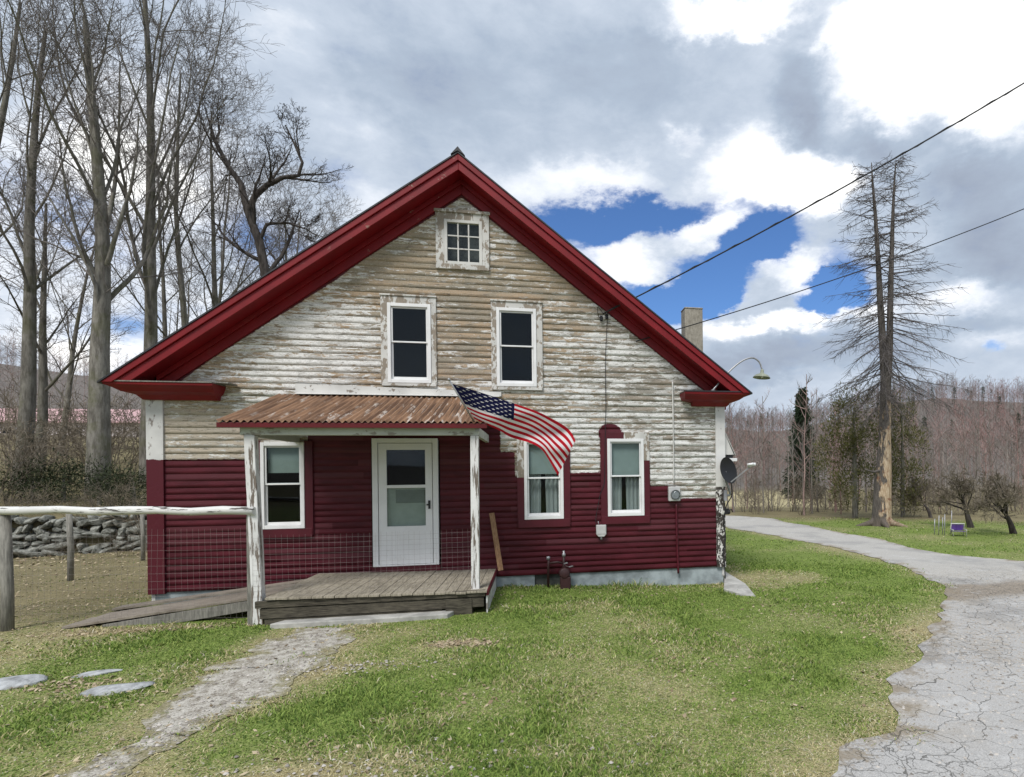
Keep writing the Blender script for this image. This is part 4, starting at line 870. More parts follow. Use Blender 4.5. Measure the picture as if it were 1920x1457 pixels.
def barn():
    bx, by = at(70, 790, 62.)[:2]; z = float(gh(bx, by)); o = empty('barn', (bx, by, z), 'long low building with faded pink roof on the rise behind the bare trees', 'barn')
    pr_ = simple('faded_pink_roof', (.56, .36, .36), .7, .2, var=.25, sc=.8); w = simple('pale_barn_boards', (.66, .60, .58), .7, .2, var=.2, sc=1.)
    z1 = H+(897-812)/1100*62; zr = H+(897-790)/1100*62; zt = H+(897-757)/1100*62; a, b = bx-9, at(290, 790, 62.).x+3
    m = MB(); m.box(a, b, by, by+9, z-1.5, zr); m.build('wall', w, o)
    m = MB(); m.hexa([(a-.5, by-.6, zr-.05), (b+.5, by-.6, zr-.05), (a-.5, by+4.5, zt-.1), (b+.5, by+4.5, zt-.1), (a-.5, by-.6, zr+.1), (b+.5, by-.6, zr+.1), (a-.5, by+4.5, zt+.05), (b+.5, by+4.5, zt+.05)])
    m.hexa([(a-.5, by+4.51, zt-.1), (b+.5, by+4.51, zt-.1), (a-.5, by+9.6, zr-.05), (b+.5, by+9.6, zr-.05), (a-.5, by+4.51, zt+.05), (b+.5, by+4.51, zt+.05), (a-.5, by+9.6, zr+.1), (b+.5, by+9.6, zr+.1)]); m.build('roof', pr_, o)
    for i in range(3):
        x = bx-3+i*6; m = MB(); m.box(x, x+1.0, by-.05, by-.001, zr-1.5, zr-.6); m.build('window', M['black'], o)
barn()
def chair():
    g = G(1796, 1005, -.15); x, y = g.x, g.y; z = float(gh(x, y)); o = empty('lawn_chair', (x, y, z), 'small purple folding lawn chair on the far grass', 'chair')
    pu = simple('purple_cloth', (.17, .10, .34), .8, .2, var=.3); wf = M['white']; ang = R(-25); ca, sa = math.cos(ang), math.sin(ang); T_ = lambda a, b, c: (x+a*ca-b*sa, y+a*sa+b*ca, z+c)
    m = MB(); m.add([T_(-.17, .0, .36), T_(.17, .0, .36), T_(.17, .10, .16), T_(-.17, .10, .16), T_(-.17, .012, .36), T_(.17, .012, .36), T_(.17, .112, .16), T_(-.17, .112, .16)], [(0, 1, 2, 3), (7, 6, 5, 4), (0, 4, 5, 1), (1, 5, 6, 2), (2, 6, 7, 3), (3, 7, 4, 0)]); m.build('backrest', pu, o)
    m = MB(); m.add([T_(-.17, -.22, .17), T_(.17, -.22, .17), T_(.17, .10, .14), T_(-.17, .10, .14), T_(-.17, -.22, .155), T_(.17, -.22, .155), T_(.17, .10, .125), T_(-.17, .10, .125)], [(0, 1, 2, 3), (7, 6, 5, 4), (0, 4, 5, 1), (1, 5, 6, 2), (2, 6, 7, 3), (3, 7, 4, 0)]); m.build('seat', pu, o)
    m = MB(); m.tube([T_(-.19, .13, .0), T_(-.185, -.005, .385), T_(.185, -.005, .385), T_(.19, .13, .0)], .014, 6)
    for s in (-.19, .19): m.tube([T_(s, .12, .21), T_(s, -.23, .21), T_(s, -.24, .0)], .013, 6)
    m.build('frame', wf, o)
chair()
for k, (px, py, h) in enumerate(((1752, 1003, .5), (1760, 1004, .62), (1767, 1003, .55), (1771, 1004, .66), (1784, 1001, .74))):
    g = G(px, py, -.15); z = float(gh(g.x, g.y)); m = MB(); m.tube([(g.x, g.y, z-.05), (g.x+.02, g.y, z+h)], .014, 6)
    m.build('garden_stake', M['steel'], None, loc=(g.x, g.y, z), label='thin pale stake in the short row beside the purple chair', cat='stake', group='garden stakes by the purple chair')
a, b = G(1357, 1108, -.19), G(1414, 1112, -.17)
def curb():
    pts = [(1359, 1078), (1398, 1096), (1418, 1113), (1388, 1112), (1357, 1106)]; top = [G(px, py, -.10) for px, py in pts]; n = len(top); m = MB()
    zz = (-.02, -.08, -.15, -.11, -.08); vs = [(p.x, p.y, z) for p, z in zip(top, zz)] + [(p.x, p.y, -.5) for p in top]
    m.add(vs, [tuple(range(n))] + [(i, n+i, n+(i+1) % n, (i+1) % n) for i in range(n)]); m.build('concrete_apron', M['slab'], None, .01, loc=tuple(top[0]), label='sloping pale concrete apron at the right foot of the house', cat='slab')
curb()
# ================================================================ TREES
def bark_mat(nm, c1, c2, moss=0., tip=None):
    b = NB(nm); p = b.obj(); n = b.noise(b.vm('MULTIPLY', p, (1, 1, .22)), 9, 6, .7); r = b.rnd(); k = b.add(.82, b.mul(r, .36))
    c = b.mix(b.sstep(n, .3, .7), c1, c2)
    if moss: c = b.mix(b.mul(b.sstep(b.noise(p, 1.6, 5, .65), .46, .62), moss), c, (.085, .088, .035))
    return b.bsdf(b.vm('MULTIPLY', c, b.comb(k, k, k)), .9, .1, bump=n, bs=.6, bd=.03)
M['bark'] = bark_mat('grey_bark', (.095, .087, .074), (.25, .235, .205), .45); M['bark_dark'] = bark_mat('dark_bark', (.028, .024, .022), (.095, .083, .075))
M['twig'] = bark_mat('twig_bark', (.125, .11, .10), (.25, .225, .205)); M['brush'] = bark_mat('brush_bark', (.115, .096, .072), (.30, .255, .20))
M['forest_bark'] = bark_mat('forest_bark', (.10, .088, .076), (.24, .215, .19))
def tubes(chains, k):
    Vs, Qs, base = [], [], 0; by = {}
    for c in chains: by.setdefault(len(c), []).append(c)
    for n, cs in by.items():
        A = np.array(cs, float); Pn = A[..., :3]; r = A[..., 3]; T = np.gradient(Pn, axis=1); T /= np.linalg.norm(T, axis=2, keepdims=True)+1e-9
        ref = np.array((.31, .93, .17)); a = np.cross(T, ref); a /= np.linalg.norm(a, axis=2, keepdims=True)+1e-9; b = np.cross(T, a)
        q = np.arange(k)*2*math.pi/k; ring_ = Pn[:, :, None]+(a[:, :, None]*np.cos(q)[None, None, :, None]+b[:, :, None]*np.sin(q)[None, None, :, None])*r[:, :, None, None]
        m = len(cs); i = np.arange(m*n*k).reshape(m, n, k); j = np.roll(i, -1, 2); Vs.append(ring_.reshape(-1, 3))
        Qs.append(np.stack([i[:, :-1], j[:, :-1], j[:, 1:], i[:, 1:]], -1).reshape(-1, 4)+base); base += m*n*k
    return np.concatenate(Vs), np.concatenate(Qs)
def merge(parts):
    Vs, Qs, b = [], [], 0
    for V, Q in parts: Vs.append(V); Qs.append(Q+b); b += len(V)
    return np.concatenate(Vs), np.concatenate(Qs)
class Tree:
    def __init__(s, seed, steps, gn, trop, nch, ang, lr, mx, tmin, rmin=.0045):
        s.g = random.Random(seed); s.c = [[] for _ in range(mx+1)]; s.steps, s.gn, s.trop, s.nch, s.ang, s.lr, s.mx, s.tmin, s.rmin = steps, gn, trop, nch, ang, lr, mx, tmin, rmin
    def grow(s, p, d, L, r, lev, path=None):
        g = s.g; n = s.steps[lev]; pts = []
        if path is not None:
            pts = [(q[0], q[1], q[2], max(s.rmin, r*(1-.8*(i/(len(path)-1))))) for i, q in enumerate(path)]; n = len(path)-1; L = sum(math.dist(a[:3], b[:3]) for a, b in zip(pts, pts[1:]))
        else:
            x, y, z = p; dx, dy, dz = d; sg = L/n
            for i in range(n+1):
                pts.append((x, y, z, max(s.rmin, r*(1-.80*i/n)))); k = s.gn[lev]
                dx += g.gauss(0, k); dy += g.gauss(0, k); dz += g.gauss(0, k)+s.trop[lev]; q = math.sqrt(dx*dx+dy*dy+dz*dz); dx /= q; dy /= q; dz /= q
                x += dx*sg; y += dy*sg; z += dz*sg
        s.c[lev].append(pts)
        if lev >= s.mx: return
        m = s.nch[lev]; m = max(2, int(m*(.75+.5*g.random()))); t0 = s.tmin[lev]; az0 = g.random()*6.28
        for i in range(m):
            t = t0+(1-t0)*(i+g.random())/m; f = t*n; a = min(n-1, int(f)); f -= a; A, B = pts[a], pts[a+1]
            pos = tuple(A[q]+(B[q]-A[q])*f for q in range(3)); rr = A[3]+(B[3]-A[3])*f
            td = [B[q]-A[q] for q in range(3)]; q = math.sqrt(sum(v*v for v in td))+1e-9; td = [v/q for v in td]
            az = az0+i*2.4+g.uniform(-.5, .5); ux, uy, uz = math.cos(az), math.sin(az), g.uniform(-.3, .5); dt = ux*td[0]+uy*td[1]+uz*td[2]; u = [ux-dt*td[0], uy-dt*td[1], uz-dt*td[2]]; q = math.sqrt(sum(v*v for v in u))+1e-9
            an = s.ang[lev]*g.uniform(.65, 1.35)*(1.15-.4*t); ca, sa = math.cos(an), math.sin(an); nd = [td[k]*ca+u[k]/q*sa for k in range(3)]
            s.grow(pos, nd, L*s.lr[lev]*(1.15-.55*t)*g.uniform(.65, 1.25), max(s.rmin, rr*g.uniform(.45, .68)*(.62 if lev == 0 and s.mx == 4 and s.steps[0] == 9 and path is None else 1)), lev+1)
def tree_objs(nm, t, mats, loc, split=1, sides=(9, 6, 4, 3, 3), rot=0., **kw):
    o = empty(nm, loc, **kw); o.rotation_euler.z = rot
    V, Q = merge([tubes(t.c[l], sides[l]) for l in range(split+1) if t.c[l]]); link('trunk', np_mesh('trunk', V, Q, mats=[mats[0]], smooth=True), o)
    rest = [tubes(t.c[l], sides[l]) for l in range(split+1, t.mx+1) if t.c[l]]
    if rest: V, Q = merge(rest); link('crown', np_mesh('crown', V, Q, mats=[mats[1]], smooth=True), o)
    return o
def maple(seed, Ht, r, fork, spread, ln, px, dep, label, dark=False, lean=0., gn=1., twig=1., path=None, paths=None):
    p = at(px, 897, dep); z = float(gh(p.x, p.y)); Ht = Ht - z
    t = Tree(seed, (9, 9, 6, 4, 3), (.028*gn, .085*gn, .14*gn, .19*gn, .2), (.03, .085, .05, .03, .02), (ln*1.75, 9, 6.6*twig, 5.6*twig), (spread*1.5, .58, .70, .75), (.44, .44, .50, .52), 4, (fork*.60, .18, .16, .12), .0050)
    if paths is None: t.grow((0, 0, -.3), (lean+t.g.gauss(0, .03), .02, 1), Ht*.95, r, 0)
    else:
        for k, (pp, rr) in enumerate(paths): t.grow(None, None, 0, rr, 0, [(a-p.x, b-p.y, c-z) for a, b, c in pp])
    bk = M['bark_dark'] if dark else M['bark']
    return tree_objs('bare_tree', t, (bk, M['bark_dark'] if dark else M['twig']), (p.x, p.y, z), 1, label=label, cat='tree', group='tall bare trees left of the house')
maple(1, 18.5, .24, .5, .34, 8, 36, 19.5, 'tall bare tree at the far left edge with a thick grey trunk')
maple(2, 13.5, .19, .45, .40, 6, 72, 23, 'straight bare trunk second from the left edge')
maple(3, 17.5, .33, .56, .30, 9, 182, 19, 'stoutest mossy bare tree, forking into many upright limbs')
maple(4, 22.0, .25, .42, .24, 7, 276, 21, 'tallest bare tree, reaching the top of the photo right of the mossy one')
maple(5, 19.5, .16, .45, .36, 6, 374, 24, 'bare tree standing behind the middle of the left roof slope', gn=1.3)
maple(6, 19., .16, .40, .36, 6, 410, 25.5, 'pale slim bare tree right of the tree behind the middle roof slope')
tp = lambda l, d: [at(x, y, d+k*.0) for k, (x, y) in enumerate(l)]
maple(7, 15, .2, .3, .5, 4.5, 500, 22, 'crooked dark bare tree nearest to the roof peak', True, paths=[
    (tp([(506, 690), (503, 600), (499, 520), (487, 455), (464, 395), (452, 345), (428, 312), (402, 262), (392, 225)], 22), .21),
    (tp([(466, 396), (478, 368), (500, 348), (530, 333), (560, 329), (567, 305), (552, 270), (535, 235)], 22), .12), (tp([(486, 455), (500, 420), (540, 418), (575, 430), (600, 446)], 22), .07)], gn=1.3, twig=.85)
maple(8, 15.5, .14, .4, .42, 6, 112, 28, 'slender bare tree between the straight second trunk and the mossy one')
maple(10, 17.2, .14, .4, .40, 6, 326, 27, 'slender bare tree just right of the tallest')
maple(12, 17.5, .13, .35, .5, 6, 548, 32, 'small bare tree low behind the roof, right of the crooked one')
maple(13, 20, .22, .4, .4, 6, -60, 20, 'bare tree whose limbs reach in from beyond the left edge')
for i_, (a_, b_, c_, l_) in enumerate(((392, 29, 19.5, 'upright slim bare tree between the two trunks behind the middle roof slope'), (528, 29, 15.5, 'upright slim bare tree just right of the crooked dark trunk'), (578, 33, 14.5, 'lowest bare treetop showing over the roof, nearest to the peak'))):
    maple(30+i_, c_, .13+.02*(i_ % 3), .35, .38, 6, a_, b_, l_)
# brush on the bank
def bush_mesh(seed, n, L, gn=.16, mx=2, spread=.9):
    t = Tree(seed, (6, 5, 3), (gn, gn, .2), (.02, .02, .0), (6, 5, 0), (.75, .8), (.55, .5), mx, (.2, .15), .0055)
    for i in range(n):
        a = t.g.random()*6.28; q = t.g.random()*spread; t.grow((.35*math.cos(a)*t.g.random(), .35*math.sin(a)*t.g.random(), -.1), (math.cos(a)*q, math.sin(a)*q, 1), L*t.g.uniform(.6, 1.15), .016, 0)
    V, Q = merge([tubes(c, 3) for c in t.c if c]); return V, Q
BUSH = [np_mesh('branches', *bush_mesh(100+i, 9, 2.0), mats=[M['brush']], smooth=True) for i in range(4)]
brg = random.Random(5); first = True
for px, dep, sc in ((10, 17, 1.1), (75, 20, 1.2), (150, 21, 1.4), (205, 21, 1.2), (30, 23, 1.4), (90, 25, 1.4), (240, 23, 1.5), (190, 26, 1.5), (290, 15.5, .8), (-30, 18, 1.3), (284, 27, 1.6), (60, 30, 1.6), (160, 31, 1.6), (225, 32, 1.7), (10, 34, 1.8), (28, 15.3, .45), (75, 15.8, .4), (150, 15.6, .5), (190, 16.2, .42), (232, 16.4, .5), (110, 14.2, .3), (225, 14.6, .3)):
    p = at(px, 897, dep); o = empty('bare_bush', (p.x, p.y, float(gh(p.x, p.y))), 'tangled bare twiggy bush on the bank behind the stone wall', 'bush', 'bare bushes on the bank'); o.rotation_euler.z = brg.random()*6.28; o.scale = (sc,)*3
    link('branches', brg.choice(BUSH), o)
# leafy crowns
def leaf_mat(nm, c1, c2):
    b = NB(nm); p = b.obj(); n = b.noise(p, 2.3, 4); r = b.attr('lr'); c = b.mix(r, c1, c2); k = b.add(.75, b.mul(n, .5)); c = b.vm('MULTIPLY', c, b.comb(k, k, k)); return b.bsdf(c, .75, .15)
M['yew'] = leaf_mat('dark_evergreen_leaves', (.016, .024, .012), (.052, .062, .028)); M['cedar'] = leaf_mat('olive_cedar_leaves', (.050, .056, .019), (.165, .155, .058)); M['spruce'] = leaf_mat('spruce_needles', (.012, .022, .012), (.038, .058, .030))
def leaves(C0, U, s, asp, seed, mat, nm='crown'):
    g = np.random.default_rng(seed); n = len(C0); U = U/np.linalg.norm(U, axis=1, keepdims=True); W = np.cross(U, g.normal(size=(n, 3))); W /= np.linalg.norm(W, axis=1, keepdims=True); s = s[:, None]
    V = np.stack([C0-W*s*asp, C0+U*s*1.2-W*s*asp*.2, C0+U*s*2, C0+U*s*.9+W*s*asp], 1).reshape(-1, 3); i = np.arange(n)*4
    me = np_mesh(nm, V, np.stack([i, i+3, i+2, i+1], 1), mats=[mat]); fattr(me, 'lr', np.repeat(g.random(n), 4)); return me
def blob_crown(seed, n, rx, rz, z0, s, mat, up=.6, clumps=40):
    g = np.random.default_rng(seed); q = g.normal(size=(clumps, 3)); q /= np.linalg.norm(q, axis=1, keepdims=True); q *= (g.random((clumps, 1))**.4)
    q *= np.array((rx, rx, rz)); q[:, :2] *= (1-.45*np.clip(q[:, 2:]/rz, 0, 1)); q[:, 2] += z0; k = g.integers(0, clumps, n); r = g.uniform(.18, .42, clumps)*rx
    d = g.normal(size=(n, 3)); d /= np.linalg.norm(d, axis=1, keepdims=True); c = q[k]+d*(g.random((n, 1))**.5)*r[k][:, None]*np.array((1, 1, 1.25)); return leaves(c, d+np.array((0, 0, up)), s*g.uniform(.6, 1.4, n), .35, seed, mat)
def stem(h, r): m = MB(); return tubes([[(0, 0, -.2, r), (.02, 0, h*.5, r*.8), (0, .02, h, r*.3)]], 7)
def evergreen(nm, me, px, dep, sc, h, r, label, group=None):
    p = at(px, 890, dep); o = empty(nm, (p.x, p.y, float(gh(p.x, p.y))), label, 'tree' if h > 2 else 'bush', group); o.scale = sc if isinstance(sc, tuple) else (sc,)*3
    link('trunk', np_mesh('trunk', *stem(h, r), mats=[M['bark']], smooth=True), o); link('crown', me, o); return o
ym = [blob_crown(200+i, 2600, 1.15, .55, .6, .05, M['yew'], .2) for i in range(2)]
for px, dep, sc, lb in ((60, 17.3, .95, 'low dark evergreen bush on the bank, leftmost of four'), (118, 17.6, 1.05, 'low dark evergreen bush on the bank, second from the left of four'), (185, 17.4, 1.0, 'low dark evergreen bush on the bank, third from the left of four'), (250, 17.2, .95, 'low dark evergreen bush on the bank, nearest to the house')):
    evergreen('evergreen_bush', ym[px % 2], px, dep, sc, .8, .06, lb, 'low dark evergreen bushes on the bank')
cm_ = [blob_crown(210+i, 9000, 1.7, 2.9, 3.1, .075, M['cedar'], .9, 70) for i in range(2)]
evergreen('cedar', cm_[0], 1602, 25.5, (.92, .92, .92), 5., .13, 'olive green cedar left of the dead double pine'); evergreen('cedar', cm_[1], 1692, 26, (.75, .75, .93), 5., .13, 'olive green cedar right of the dead double pine')
def spruce_mesh(seed, Ht, rad, n):
    g = np.random.default_rng(seed); nb = 260; h = g.random(nb)**.85; L = rad*(1.03-h)*g.uniform(.7, 1.15, nb); az = g.uniform(0, 6.283, nb); k = g.integers(0, nb, n); t = g.random(n)**.6
    droop = -.32*t*L[k] + .12*(t*L[k])**2/ (rad+1e-6); c = np.stack([np.cos(az[k])*L[k]*t, np.sin(az[k])*L[k]*t, Ht*(.06+.94*h[k])+droop], 1)+g.normal(size=(n, 3))*.05*rad
    u = np.stack([np.cos(az[k]), np.sin(az[k]), np.full(n, -.35)], 1)+g.normal(size=(n, 3))*.45; return leaves(c, u, .16*g.uniform(.6, 1.4, n)*rad/1.6, .33, seed, M['spruce'])
sp_ = spruce_mesh(300, 9.0, 2.5, 12000)
evergreen('spruce', sp_, 1505, 62, (.85, .85, 1.27), 8.0, .12, 'pointed dark green spruce rising above the brush by the lane')
far_sp = [spruce_mesh(310+i, 11, 2.0, 900) for i in range(2)]
# dead double pine
def dead_pine():
    b0 = G(1653, 988, -.2); z0 = float(gh(b0.x, b0.y)); dep = (b0.y+D)/ray(1653, 988)[1]; Lp = lambda l: [at(x, y, dep) - Vector((b0.x, b0.y, z0)) for x, y in l]
    o = empty('dead_pine', (b0.x, b0.y, z0), 'tall dead pine with two leaders, bark stripped from its lower trunk', 'tree'); g = random.Random(12); tr, br, tw = [], [], []
    path = Lp([(1652, 992), (1653, 975), (1654, 930), (1657, 880), (1659, 820), (1660, 760), (1659, 715), (1655, 640), (1650, 560), (1646, 480), (1641, 400), (1636, 340), (1634, 305)]); rad = [.42, .36, .33, .28, .22, .20, .16, .135, .115, .09, .065, .038, .015]
    p2 = Lp([(1660, 765), (1664, 720), (1668, 650), (1669, 580), (1671, 510), (1673, 440), (1675, 380), (1678, 325), (1680, 302)]); rad2 = [.13, .14, .13, .115, .095, .078, .055, .032, .014]
    low = [(*q, r) for q, r in zip(path, rad)]; l2 = [(*q, r) for q, r in zip(p2, rad2)]
    for ch, first in ((low, 5), (l2, 1)):
        for i in range(first, len(ch)-1):
            A, B = ch[i], ch[i+1]
            for q in range(20 if ch is low else 19):
                f = g.random(); p = [A[k]+(B[k]-A[k])*f for k in range(3)]; hh = (p[2]-low[5][2])/(low[-1][2]-low[5][2]); hh = min(1, max(0, hh))
                az = g.random()*6.283; L = (2.8*(1-hh)**.62+.42)*g.uniform(.55, 1.1) if hh > .10 else 2.1*g.uniform(.4, 1.0); dz = .26 - .85*(1-hh)**1.2 + g.gauss(0, .18)
                d = [math.cos(az), math.sin(az), dz]; pts = []; n = 7; r0 = .0155*(.6+L*.3)
                for s in range(n+1):
                    pts.append((*p, max(.006, r0*(1-.85*s/n)))); curl = -.05+.13*s/n*(1.0 if hh > .3 else .4)
                    d = [d[0]+g.gauss(0, .09), d[1]+g.gauss(0, .09), d[2]+curl+g.gauss(0, .07)]; q_ = math.sqrt(sum(v*v for v in d)); d = [v/q_ for v in d]; p = [p[k]+d[k]*L/n for k in range(3)]
                br.append(pts)
                for s in range(int(5+L*9)):
                    f2 = g.uniform(.22, 1)*n; a = min(n-1, int(f2)); f2 -= a; q0 = [pts[a][k]+(pts[a+1][k]-pts[a][k])*f2 for k in range(3)]; td = [pts[a+1][k]-pts[a][k] for k in range(3)]; q_ = math.sqrt(sum(v*v for v in td)); sd = g.choice((-1, 1)); td = [v/q_ for v in td]
                    e = [td[0]*.6-td[1]*sd*.8+g.gauss(0, .2), td[1]*.6+td[0]*sd*.8+g.gauss(0, .2), td[2]*.5+g.uniform(-.85, .12)]; l = g.uniform(.14, .46)*(.6+.3*L); m_ = [q0[k]+e[k]*l*.5 for k in range(3)]; e[2] += .25
                    tw.append([(*q0, .006), (*m_, .005), (*[m_[k]+e[k]*l*.5 for k in range(3)], .0035)])
    b = NB('stripped_dead_bark'); p = b.obj(); x, y, z = b.sep(p); n = b.noise(b.vm('MULTIPLY', p, (1, 1, .35)), 4.5, 6, .65); n2 = b.noise(b.vm('MULTIPLY', p, (3, 3, .5)), 9, 5, .7)
    barkc = b.mix(b.sstep(n2, .3, .7), (.055, .048, .043), (.165, .145, .13)); pale = b.mix(b.sstep(n2, .35, .68), (.30, .20, .12), (.60, .49, .36)); pale = b.mix(b.sstep(b.noise(p, 3.3, 4), .56, .66, 0, .8), pale, (.20, .085, .05))
    k = b.add(b.add(b.sstep(z, 4.8, 1.2, -.06, .12), b.mul(x, .55)), n); msk = b.math('MULTIPLY', b.sstep(k, .52, .60), b.sstep(z, 4.9, 4.3))
    c = b.mix(msk, barkc, pale); c = b.mix(b.sstep(b.add(z, b.mul(n, .6)), .75, .35, 0., .6), c, (.13, .105, .085)); mt = b.bsdf(c, .85, .15, bump=b.add(n2, msk), bs=.7, bd=.03)
    roots = [[(0, 0, .45, .2), (.35*math.cos(a), .35*math.sin(a), .10, .14), (.95*math.cos(a), .95*math.sin(a), -.03, .05)] for a in (.2, 1.5, 2.9, 4.4, 5.4)]
    stub = [[(-.1, -.1, 2.05, .06), (-.5, -.3, 2.0, .045), (-.95, -.4, 2.12, .02)]]
    V, Q = merge([tubes([low], 14), tubes([l2], 12), tubes(roots, 8), tubes(stub, 7)]); link('trunk', np_mesh('trunk', V, Q, mats=[mt], smooth=True), o)
    dk_ = bark_mat('dead_branch_bark', (.055, .048, .047), (.165, .148, .142))
    V, Q = merge([tubes(br, 4), tubes(tw, 3)]); link('crown', np_mesh('crown', V, Q, mats=[dk_], smooth=True), o)
dead_pine()
# orchard trees
def orchard(seed, px, py, Ht, r, lean, label):
    g0 = G(px, py, -.2); t = Tree(seed, (5, 7, 6, 4, 3), (.10, .16, .2, .22, .22), (.02, .03, .035, .04, .04), (8, 9, 8, 6), (.85, .75, .8, .8), (1.25, .52, .5, .5), 4, (.55, .2, .15, .1), .006)
    t.grow((0, 0, -.2), (lean, .05, 1), Ht*.36, r, 0); tree_objs('orchard_tree', t, (M['bark_dark'], M['brush']), (g0.x, g0.y, float(gh(g0.x, g0.y))), 1, label=label, cat='tree', group='bare orchard trees on the far lawn')
orchard(401, 1821, 992, 3.6, .14, .0, 'small bare apple tree beside the purple chair'); orchard(402, 1903, 1004, 3.5, .13, -.3, 'leaning bare apple tree at the right edge'); orchard(403, 1745, 972, 3.0, .10, .1, 'low bare apple tree behind the row of stakes'); orchard(404, 1990, 996, 3.8, .13, .1, 'bare apple tree whose twigs reach in from the right edge')
# the wood beyond the lane: single trees in front, the hillside as one mass
def wood_tree(seed, Ht, limbs, twigs, tw_w, spread=.45, r=.085):
    g = random.Random(seed); ch0 = []; ch1 = []; tri = []
    x = y = 0; pts = []
    for i in range(7): pts.append((x, y, Ht*i/6-.2, max(.02, r*(1-.85*i/6)))); x += g.gauss(0, .07)*Ht/10; y += g.gauss(0, .07)*Ht/10
    ch0.append(pts)
    for k in range(limbs):
        t = .28+.7*(k+g.random())/limbs; f = t*6; a = min(5, int(f)); f -= a; p = [pts[a][q]+(pts[a+1][q]-pts[a][q])*f for q in range(3)]; az = g.random()*6.283; L = Ht*spread*(1.2-t)*g.uniform(.5, 1.1); d = [math.cos(az)*.75, math.sin(az)*.75, g.uniform(.25, 1.0)]; b_ = []
        for s in range(5): b_.append((*p, max(.012, .032*(1-.8*s/4)))); p = [p[q]+d[q]*L/4 for q in range(3)]; d = [d[0]+g.gauss(0, .14), d[1]+g.gauss(0, .14), d[2]+.10]
        ch1.append(b_)
        for s in range(twigs):
            f = g.uniform(.15, 1)*4; a = min(3, int(f)); f -= a; q0 = [b_[a][q]+(b_[a+1][q]-b_[a][q])*f for q in range(3)]; az = g.random()*6.283; l = g.uniform(.35, 1.0)*Ht/11; e = (math.cos(az)*.7, math.sin(az)*.7, g.uniform(.1, 1.1)); az += 1.57
            w = (math.cos(az)*tw_w, math.sin(az)*tw_w, 0); tri.append((q0, [q0[q]+w[q] for q in range(3)], [q0[q]+e[q]*l for q in range(3)]))
    V, Q = merge([tubes(ch0, 5), tubes(ch1, 3)]); TV = np.array(tri).reshape(-1, 3); T = np.arange(len(TV)).reshape(-1, 3)
    return V, Q, TV, T
WT = {k: [wood_tree(500+i+k*10, *a) for i in range(n)] for k, (n, a) in enumerate(((5, (8., 15, 20, .014, .42, .065)), (4, (10., 15, 18, .026, .48, .075)), (5, (12., 10, 17, .040, .55, .055))))}
def wood_mat(nm, attr):
    b = NB(nm); n = b.noise(b.vm('MULTIPLY', b.pos(), (1, 1, .2)), 5, 4)
    r = b.attr('tint') if attr else b.rnd(); cr = b.n('ValToRGB', None, Fac=r); e = cr.color_ramp.elements; cols = ((0, (.145, .135, .118)), (.3, (.235, .21, .18)), (.5, (.19, .18, .165)), (.68, (.27, .195, .17)), (.84, (.36, .215, .195)), (1., (.30, .275, .245)))
    e[0].position, e[0].color = 0, (*cols[0][1], 1); e[1].position, e[1].color = 1, (*cols[-1][1], 1)
    for p_, c_ in cols[1:-1]: q = e.new(p_); q.color = (*c_, 1)
    k = b.sstep(n, .3, .7, .75, 1.15); return b.bsdf(b.vm('MULTIPLY', cr.outputs[0], b.comb(k, k, k)), .9, .1)
M['wood_obj'] = wood_mat('woodland_bark', False); M['wood_mass'] = wood_mat('hillside_bark', True)
WM = {k: [(np_mesh('trunk', V, Q, mats=[M['wood_obj']], smooth=True), np_mesh('crown', TV, None, T, mats=[M['wood_obj']])) for V, Q, TV, T in l] for k, l in WT.items()}
wr = random.Random(77)
def wood_obj(px, dep, kind, sc, label, group):
    p = at(px, 885, dep); o = empty('wood_tree', (p.x, p.y, float(gh(p.x, p.y))), label, 'tree', group); o.rotation_euler.z = wr.random()*6.28; o.scale = (sc, sc, sc*wr.uniform(.9, 1.12)); a, b = wr.choice(WM[kind]); link('trunk', a, o); link('crown', b, o)
for i in range(74):
    px = 1352+(1990-1352)*((i*.618) % 1)+wr.uniform(-6, 6); dep = 27.5+wr.random()**1.4*17 + (4 if px > 1640 else 0)
    wood_obj(px, dep, 0, wr.uniform(.45, .80)*(1 if px < 1640 else .85), 'thin bare young tree in the front rank beyond the lane', 'thin bare trees in the front rank beyond the lane')
for i in range(130):
    px = 1350+(2020-1350)*((i*.618+.3) % 1)+wr.uniform(-8, 8); dep = 50+wr.random()*52; dep = dep if px > 1600 else max(dep, 76+wr.random()*24)
    wood_obj(px, dep, 1, wr.uniform(.6, .95), 'grey bare tree of the wood behind the front rank', 'bare trees of the wood behind the front rank')
for i in range(26):
    px = 1372+(1960-1372)*((i*.618+.1) % 1); p = at(px, 885, 26.5+wr.random()*9); o = empty('bare_bush', (p.x, p.y, float(gh(p.x, p.y))), 'low bare bush at the edge of the wood beyond the lane', 'bush', 'low bare bushes at the edge of the wood'); s = wr.uniform(.55, 1.15); o.scale = (s*1.2, s*1.2, s); o.rotation_euler.z = wr.random()*6.28; link('branches', wr.choice(BUSH), o)
for i in range(44):
    px, dep = (wr.uniform(1370, 1960), wr.uniform(110, 330)); evergreen('hill_spruce', wr.choice(far_sp), px, dep, wr.uniform(.55, .9), 9, .15, 'small dark spruce among the grey trees on the hillside', 'dark spruces on the hillside')
